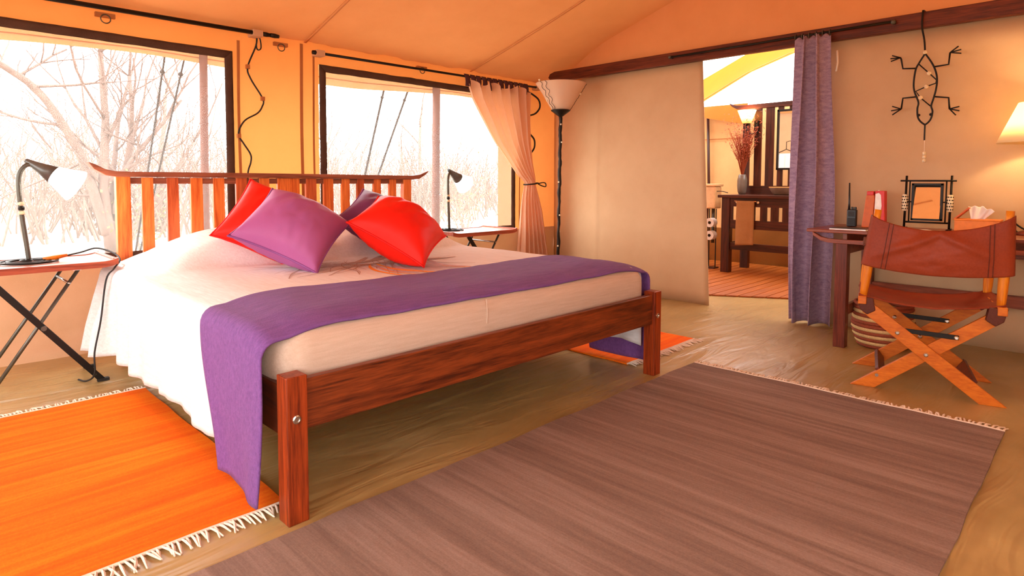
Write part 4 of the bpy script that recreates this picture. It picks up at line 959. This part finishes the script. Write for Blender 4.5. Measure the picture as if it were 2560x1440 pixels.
pl = bpy.data.lights.new('desk_lamp_light', 'POINT'); pl.energy = 14; pl.color = (1, .74, .42); pl.shadow_soft_size = .03
po = bpy.data.objects.new('desk_lamp_light', pl); COL.objects.link(po); po.parent = dl; po.location = (0, 0, 1.35 - DZ)

#=================================================================== BASKET UNDER DESK
bk = thing('woven_basket', 'round woven basket with red-brown and cream stripes under the desk', 'basket', (3.48, -.675, 0))
nc = 13; prof = lambda t: .130 + .048 * math.sin(min(1, t * 1.5) * PI * .6) - .02 * t
for i in range(nc):
    t0, t1 = i / nc, (i + 1) / nc; z0, z1 = .002 + .27 * t0, .002 + .27 * t1; rm = prof((t0 + t1) / 2)
    m = MB(); m.lathe([(rm - .012, z0), (prof(t0) , z0), (rm + .006, (z0 + z1) / 2), (prof(t1), z1), (rm - .012, z1)], (3.48, -.675, 0), 30, caps=False)
    m.build('coil', 'wick_cream' if i in (1, 3, 5, 8, 10) else 'wick_red', bk, smooth=True)
m = MB(); m.lathe([(.001, .004), (.11, .004)], (3.48, -.675, 0), 24, caps=False); m.build('bottom', 'wick_red', bk)

#=================================================================== CHAIR
A = Vector((2.55, -.77, 0)); U = Vector((.246, -.969, 0)).normalized(); F = Vector((.969, .246, 0)).normalized()
def P(l, f, z): return A + U * l + F * f + Vector((0, 0, z))
ch = thing('safari_chair', 'folding safari chair with tan leather sling back at the desk', 'chair', tuple(P(.29, .2, 0)))
for f0 in (0, .40):
    for poly, df in (([(-.012, 0), (.092, 0), (.580, .380), (.543, .424)], .004), ([(.602, 0), (.500, 0), (.030, .372), (.070, .420)], -.022)):
        m = MB(); m.prism([P(l, f0 + df, z) for l, z in poly], F * .020); lg = m.build('leg', 'wood_chair', ch, bevel=.002)
    for l, z, d in ((.294, .198, -.024), (.178, .288, -.024), (.408, .290, -.012)):
        m = MB(); m.lathe([(.010, 0), (.010, .003), (.006, .006)], P(l, f0 + d, z), 12, -F); m.build('bolt', 'chrome', ch)
    m = MB(); m.bar(P(.185, f0 - .006, .300), P(.418, f0 - .006, .290), .006, .022); m.build('metal_stay', 'black_iron', ch, bevel=.002)
    m = MB(); m.lathe([(.008, 0), (.008, .004)], P(.10, f0 - .0, .065), 10, -F); m.build('bolt', 'chrome', ch)
for l in (.028, .568):
    m = MB(); m.bar(P(l, -.035, .432), P(l, .46, .432), .036, .038); m.build('seat_rail', 'wood_chair', ch, bevel=.003)
    for f0 in (0, .40):
        lc = l + (.012 if l < .3 else -.012)
        m = MB(); m.prism([P(lc - .034, f0 - .03, .445), P(lc + .034, f0 - .03, .445), P(lc + (.045 if l < .3 else .02), f0 - .03, .385), P(lc + (.01 if l < .3 else -.01), f0 - .03, .362), P(lc - (.02 if l < .3 else .045), f0 - .03, .385)], F * .052); m.build('leather_cap', 'leather_dark', ch, bevel=.004)
for l0, l1, f0, zt_ in ((.030, .082, .005, .872), (.566, .584, .005, .878), (.030, .05, .385, .69), (.566, .575, .385, .69)):
    n = 10; m = MB(); m.tube([P(lerp(l0, l1, i / n), f0, lerp(.44, zt_, i / n)) for i in range(n + 1)], [.016 + .005 * math.sin(PI * min(1, 1.25 * i / n)) for i in range(n + 1)], 14); m.build('post', 'wood_chair_z', ch, smooth=True)
for l in (.04, .572):
    m = MB(); m.bar(P(l, -.0, .70), P(l, .41, .70), .035, .012); m.build('arm_strap', 'leather_dark', ch, bevel=.003)
def seat(u, v):
    l = lerp(.012, .584, u); f = lerp(-.015, .425, v); s = 4 * u * (1 - u)
    return P(l, f, .458 - .040 * s - .008 * s * math.sin(v * PI) + .003 * fbm(u * 5, v * 5, 2))
m = MB(); m.grid(seat, 36, 20); m.build('seat', 'leather', ch, smooth=True, solid=.006)
def back(u, v):
    l = lerp(lerp(.020, .056, v), lerp(.608, .602, v), u); s = 4 * u * (1 - u); s2 = s ** .9
    zt = lerp(.846, .858, u) - .072 * s2; zb = lerp(.604, .592, u) - .026 * s2
    z = lerp(zb, zt, v)
    e = min(1, min(u, 1 - u) / .055); f = -.020 + (1 - math.sqrt(max(0, 1 - (1 - e) ** 2))) * .025 - .030 * s * math.sin(v * PI * .8 + .4)
    d = u - .5
    f += .014 * math.exp(-((v - (.95 - 1.6 * abs(d))) / .10) ** 2) * s * -1 + .006 * fbm(u * 5, v * 3, 5) * s
    return P(l, f, z)
m = MB(); m.grid(back, 70, 34); bk_ = m.build('back_sling', 'leather', ch, smooth=True, solid=.006)
for u in (.135, .165, .862, .834):
    m = MB(); m.tube([back(u, i / 16) - F * .005 for i in range(17)], .0016, 5); m.build('stitching', 'leather_dark', bk_)
m = MB(); m.bar(P(.115, .012, .075), P(.115, .40, .075), .055, .018, up=(U.x, U.y, .7)); m.build('foot_stretcher', 'wood_desk_z', ch, bevel=.002)
m = MB(); m.bar(P(.475, .012, .075), P(.475, .40, .075), .055, .018, up=(U.x, U.y, -.7)); m.build('foot_stretcher', 'wood_desk_z', ch, bevel=.002)

#=================================================================== BATHROOM THINGS
vn = thing('washstand', 'dark wooden washstand with slatted apron and tall slatted back in the bathroom', 'washstand', (5.92, .9, 0))
VY0, VY1 = .15, 1.455
m = MB(); m.box(5.62, 6.20, VY0, VY1, .835, .866); m.build('top', 'wood_vanity_y', vn, bevel=.003)
for x in (5.66, 6.15):
    for y in (1.335, .18):
        m = MB(); m.box(x, x + .085 if x < 6 else x + .06, y, y + .092, .016, .836); m.build('leg', 'wood_vanity_z', vn, bevel=.003)
m = MB(); m.box(5.67, 5.695, .27, 1.335, .74, .835); ap = m.build('apron_rail', 'wood_vanity_y', vn)
m = MB(); m.box(5.67, 5.695, .27, 1.335, .50, .595); m.build('apron_rail', 'wood_vanity_y', vn)
for y0, y1 in ((1.302, 1.335), (1.17, 1.245), (1.06, 1.15), (.935, 1.005), (.815, .895), (.69, .775), (.56, .65), (.43, .52), (.27, .39)):
    m = MB(); m.box(5.672, 5.692, y0, y1, .594, .742); m.build('apron_slat', 'wood_vanity_z', vn)
for y in (1.25, 1.02, .6):
    m = MB(); m.lathe([(.006, 0), (.012, .012), (.014, .02), (.008, .026)], (5.67, y, .79), 10, (-1, 0, 0)); m.build('knob', 'bone', vn, smooth=True)
m = MB(); m.box(5.68, 5.71, .25, 1.35, .27, .345); m.build('stretcher', 'wood_vanity_y', vn)
m = MB(); m.box(5.74, 6.16, 1.36, 1.39, .27, .345); m.build('stretcher', 'wood_vanity_y', vn)
m = MB(); m.box(6.15, 6.18, .2, 1.42, .866, .965); m.build('splash_rail', 'wood_vanity_y', vn)
for y0, y1 in ((1.345, 1.425), (1.21, 1.292), (1.072, 1.164), (.97, 1.03), (.83, .91), (.70, .78), (.56, .64), (.42, .50), (.28, .36)):
    m = MB(); m.box(6.155, 6.175, y0, y1, .866, 1.84); m.build('back_slat', 'wood_vanity_z', vn, bevel=.002)
upv = [(1.60, 1.925), (1.56, 1.905), (1.50, 1.888), (1.40, 1.885), (.1, 1.895)]; dnv = [(.1, 1.835), (1.44, 1.835), (1.50, 1.845), (1.56, 1.88)]
m = MB(); m.prism([(6.14, y, z) for y, z in upv + dnv], (.055, 0, 0)); m.build('head_rail', 'wood_vanity_y', vn, bevel=.002)
# towel
def tow(u, v):
    s = v * 1.0; y = lerp(1.245, 1.055, u); d = .018 + .006 * math.sin(u * 8)
    if v < .08: return Vector((5.68, y, .842 + .03 * 0 + .0))
    return Vector((5.648 - .010 * math.sin(u * 7 + v) * v, y - .006 * v, lerp(.80, .325, (v - .08) / .92)))
tw_ = MB(); tw_.grid(lambda u, v: Vector((5.640 - .012 * math.sin(u * 6.5) * (.3 + v) , lerp(1.243, 1.055, u) + .006 * v, lerp(.805, .325 + .012 * u, v))), 14, 20)
tag(tw_.build('hand_towel', 'towel', smooth=True, solid=.018), 'folded tan hand towel hanging on the front of the washstand', 'towel')
m = MB(); m.tube([(5.640, 1.27, .800), (5.640, 1.03, .800)], .006, 6); m.build('towel_rail', 'chrome', vn)
# vase with dry grass
va = thing('vase', 'grey-brown ceramic vase with dry reddish grasses on the washstand', 'vase', (6.02, 1.36, .866))
m = MB(); m.lathe([(.035, 0), (.048, .03), (.055, .10), (.054, .16), (.042, .215), (.036, .225), (.03, .215)], (6.02, 1.36, .867), 24); m.build('vessel', 'ceramic', va, smooth=True)
rng = random.Random(31); gm = MB()
for i in range(110):
    a = rng.uniform(0, 2 * PI); s = rng.uniform(.02, .17); h = rng.uniform(.3, .58); b = Vector((6.02, 1.36, 1.05))
    q = b + Vector((math.cos(a) * s * .4, math.sin(a) * s * .4, h * .6)); e = b + Vector((math.cos(a) * s, math.sin(a) * s, h))
    gm.tube([b, q, e], [.003, .0026, .002], 4)
    for k in range(8):
        c = q.lerp(e, k / 4) + Vector((rng.gauss(0, .012), rng.gauss(0, .012), 0)); d = Vector((rng.uniform(-1, 1), rng.uniform(-1, 1), rng.uniform(0, 1))).normalized() * rng.uniform(.015, .04)
        w = d  .orthogonal().normalized() * .006; gm.add([c - w, c + w, c + d], [(0, 1, 2)])
gm.build('dry_grass', 'dry_grass', va, kind='stuff')
# basin
bs_ = thing('wash_basin', 'shallow brown wash basin on the washstand beside the curtain', 'basin', (5.95, .88, .866))
m = MB(); m.lathe([(.08, 0), (.10, .01), (.135, .07), (.14, .085), (.132, .085), (.09, .02), (.01, .015)], (5.95, .88, .867), 28); m.build('bowl', 'basin', bs_, smooth=True)
m = MB(); m.lathe([(.132, .085), (.140, .088), (.143, .083)], (5.95, .88, .867), 28, caps=False); m.build('rim', 'orange_box', bs_, smooth=True)
# sconce
sn = thing('wall_sconce', 'glowing sconce with flared glass shade on the washstand back', 'lamp', (6.10, 1.34, 1.65))
m = MB(); m.lathe([(.042, 1.665), (.10, 1.815)], (6.07, 1.345, 0), 28, caps=False); m.build('glass_shade', 'shade', sn, smooth=True, solid=.003)
m = MB(); m.lathe([(.015, 1.645), (.044, 1.668), (.04, 1.670)], (6.07, 1.345, 0), 20); m.build('cup', 'black_iron', sn, smooth=True)
m = MB(); m.tube(smooth_path([(6.07, 1.345, 1.648), (6.065, 1.34, 1.59), (6.09, 1.31, 1.55), (6.12, 1.28, 1.56), (6.13, 1.26, 1.62), (6.14, 1.265, 1.66)], 6), .007, 8); m.build('arm', 'black_iron', sn, smooth=True)
m = MB(); m.box(6.135, 6.154, 1.24, 1.29, 1.56, 1.70); m.build('back_plate', 'black_iron', sn, bevel=.004)
m = MB(); m.ball((6.07, 1.345, 1.735), .026, 12); m.build('bulb', 'bulb_warm', sn, smooth=True)
pl2 = bpy.data.lights.new('sconce_light', 'POINT'); pl2.energy = 8; pl2.color = (1, .66, .3); pl2.shadow_soft_size = .03
po2 = bpy.data.objects.new('sconce_light', pl2); COL.objects.link(po2); po2.parent = sn; po2.location = (-.03, .005, .13)
# mirror on the washstand back
vm = thing('wall_mirror', 'black-framed mirror hanging on the washstand back beside the curtain', 'mirror', (6.13, .8, 1.14))
for a, b, c, d in ((1.005, 1.027, 1.14, 1.80), (.50, .522, 1.14, 1.80), (.50, 1.027, 1.778, 1.80), (.50, 1.027, 1.14, 1.162)):
    m = MB(); m.box(6.118, 6.152, a, b, c, d); m.build('frame_bar', 'black_iron', vm, bevel=.002)
m = MB(); m.box(6.130, 6.148, .515, 1.012, 1.155, 1.785); m.build('glass', 'mirror', vm)
# white garment on a hanger behind the partition, seen in that mirror
gt = thing('hanging_garment', 'white garment on a hanger, seen reflected in the washstand mirror', 'clothing', (4.32, 1.60, 1.05))
def gar(u, v):
    w = lerp(.09, .19, sstep(0, .35, v) * .35 + .65 * v); a = u * 2 * PI
    return Vector((4.32 + .035 * math.cos(a) * (1 + v), 1.60 + w * math.sin(a), lerp(1.40, 1.05, v) + .012 * math.sin(a * 5) * v))
m = MB(); m.grid(gar, 40, 12); m.build('fabric', 'shirt', gt, smooth=True, solid=.003)
m = MB(); m.tube([(4.32, 1.44, 1.39), (4.32, 1.60, 1.46), (4.32, 1.76, 1.39)], .006, 6); m.tube([(4.32, 1.60, 1.46), (4.32, 1.60, 1.56), (4.20, 1.60, 1.58), (3.9, 1.60, 1.58)], .005, 6); m.build('hanger', 'black_iron', gt, smooth=True)
# toilet cistern, pipes and paper rolls
tc = thing('toilet', 'cream toilet with raised cistern at the left of the washstand', 'toilet', (5.95, 1.72, 0))
m = MB(); m.box(5.86, 6.02, 1.60, 1.96, .70, .955); m.build('cistern', 'cistern', tc, bevel=.015)
m = MB(); m.box(5.845, 6.035, 1.585, 1.975, .955, .985); m.build('cistern_lid', 'cistern', tc, bevel=.008)
m = MB(); m.tube([(5.94, 1.66, .70), (5.94, 1.66, .30)], .02, 10); m.build('flush_pipe', 'grey_iron', tc, smooth=True)
m = MB(); m.tube(smooth_path([(5.9, 1.60, .90), (5.88, 1.53, .90), (5.88, 1.46, .885)], 5), .005, 6); m.build('hose', 'rubber', tc, smooth=True)
m = MB(); m.lathe([(.12, .016), (.10, .05), (.09, .2), (.16, .36), (.19, .40), (.17, .40), (.1, .3)], (5.92, 1.95, 0), 24); m.build('pan', 'cistern', tc, smooth=True)
hd = thing('paper_holder', 'slim dark stand holding toilet rolls beside the washstand', 'stand', (5.86, 1.62, 0))
for y in (1.585, 1.665):
    m = MB(); m.tube([(5.86, y, .016), (5.86, y, .70)], .006, 6); m.build('upright', 'black_iron', hd)
m = MB(); m.box(5.80, 5.92, 1.57, 1.68, .014, .03); m.build('base', 'wood_vanity_y', hd)
def roll(z, label):
    r = thing('toilet_roll', label, 'toilet roll', (5.80, 1.612, z), 'toilet rolls')
    m = MB(); m.lathe([(.018, -.045), (.052, -.045), (.052, .045), (.018, .045)], (5.80, 1.612, z), 24, (1, 0, .0), caps=False); m.build('paper', 'tissue', r, smooth=False)
    m = MB(); m.lathe([(.018, -.046), (.0185, .046)], (5.80, 1.612, z), 16, (1, 0, 0), caps=False); m.build('core', 'towel', r)
    m = MB(); m.tube([(5.75, 1.612, z), (5.86, 1.612, z)], .007, 6); m.build('pin', 'black_iron', r)
roll(.545, 'upper toilet roll beside the washstand leg'); roll(.40, 'lower toilet roll beside the washstand leg')
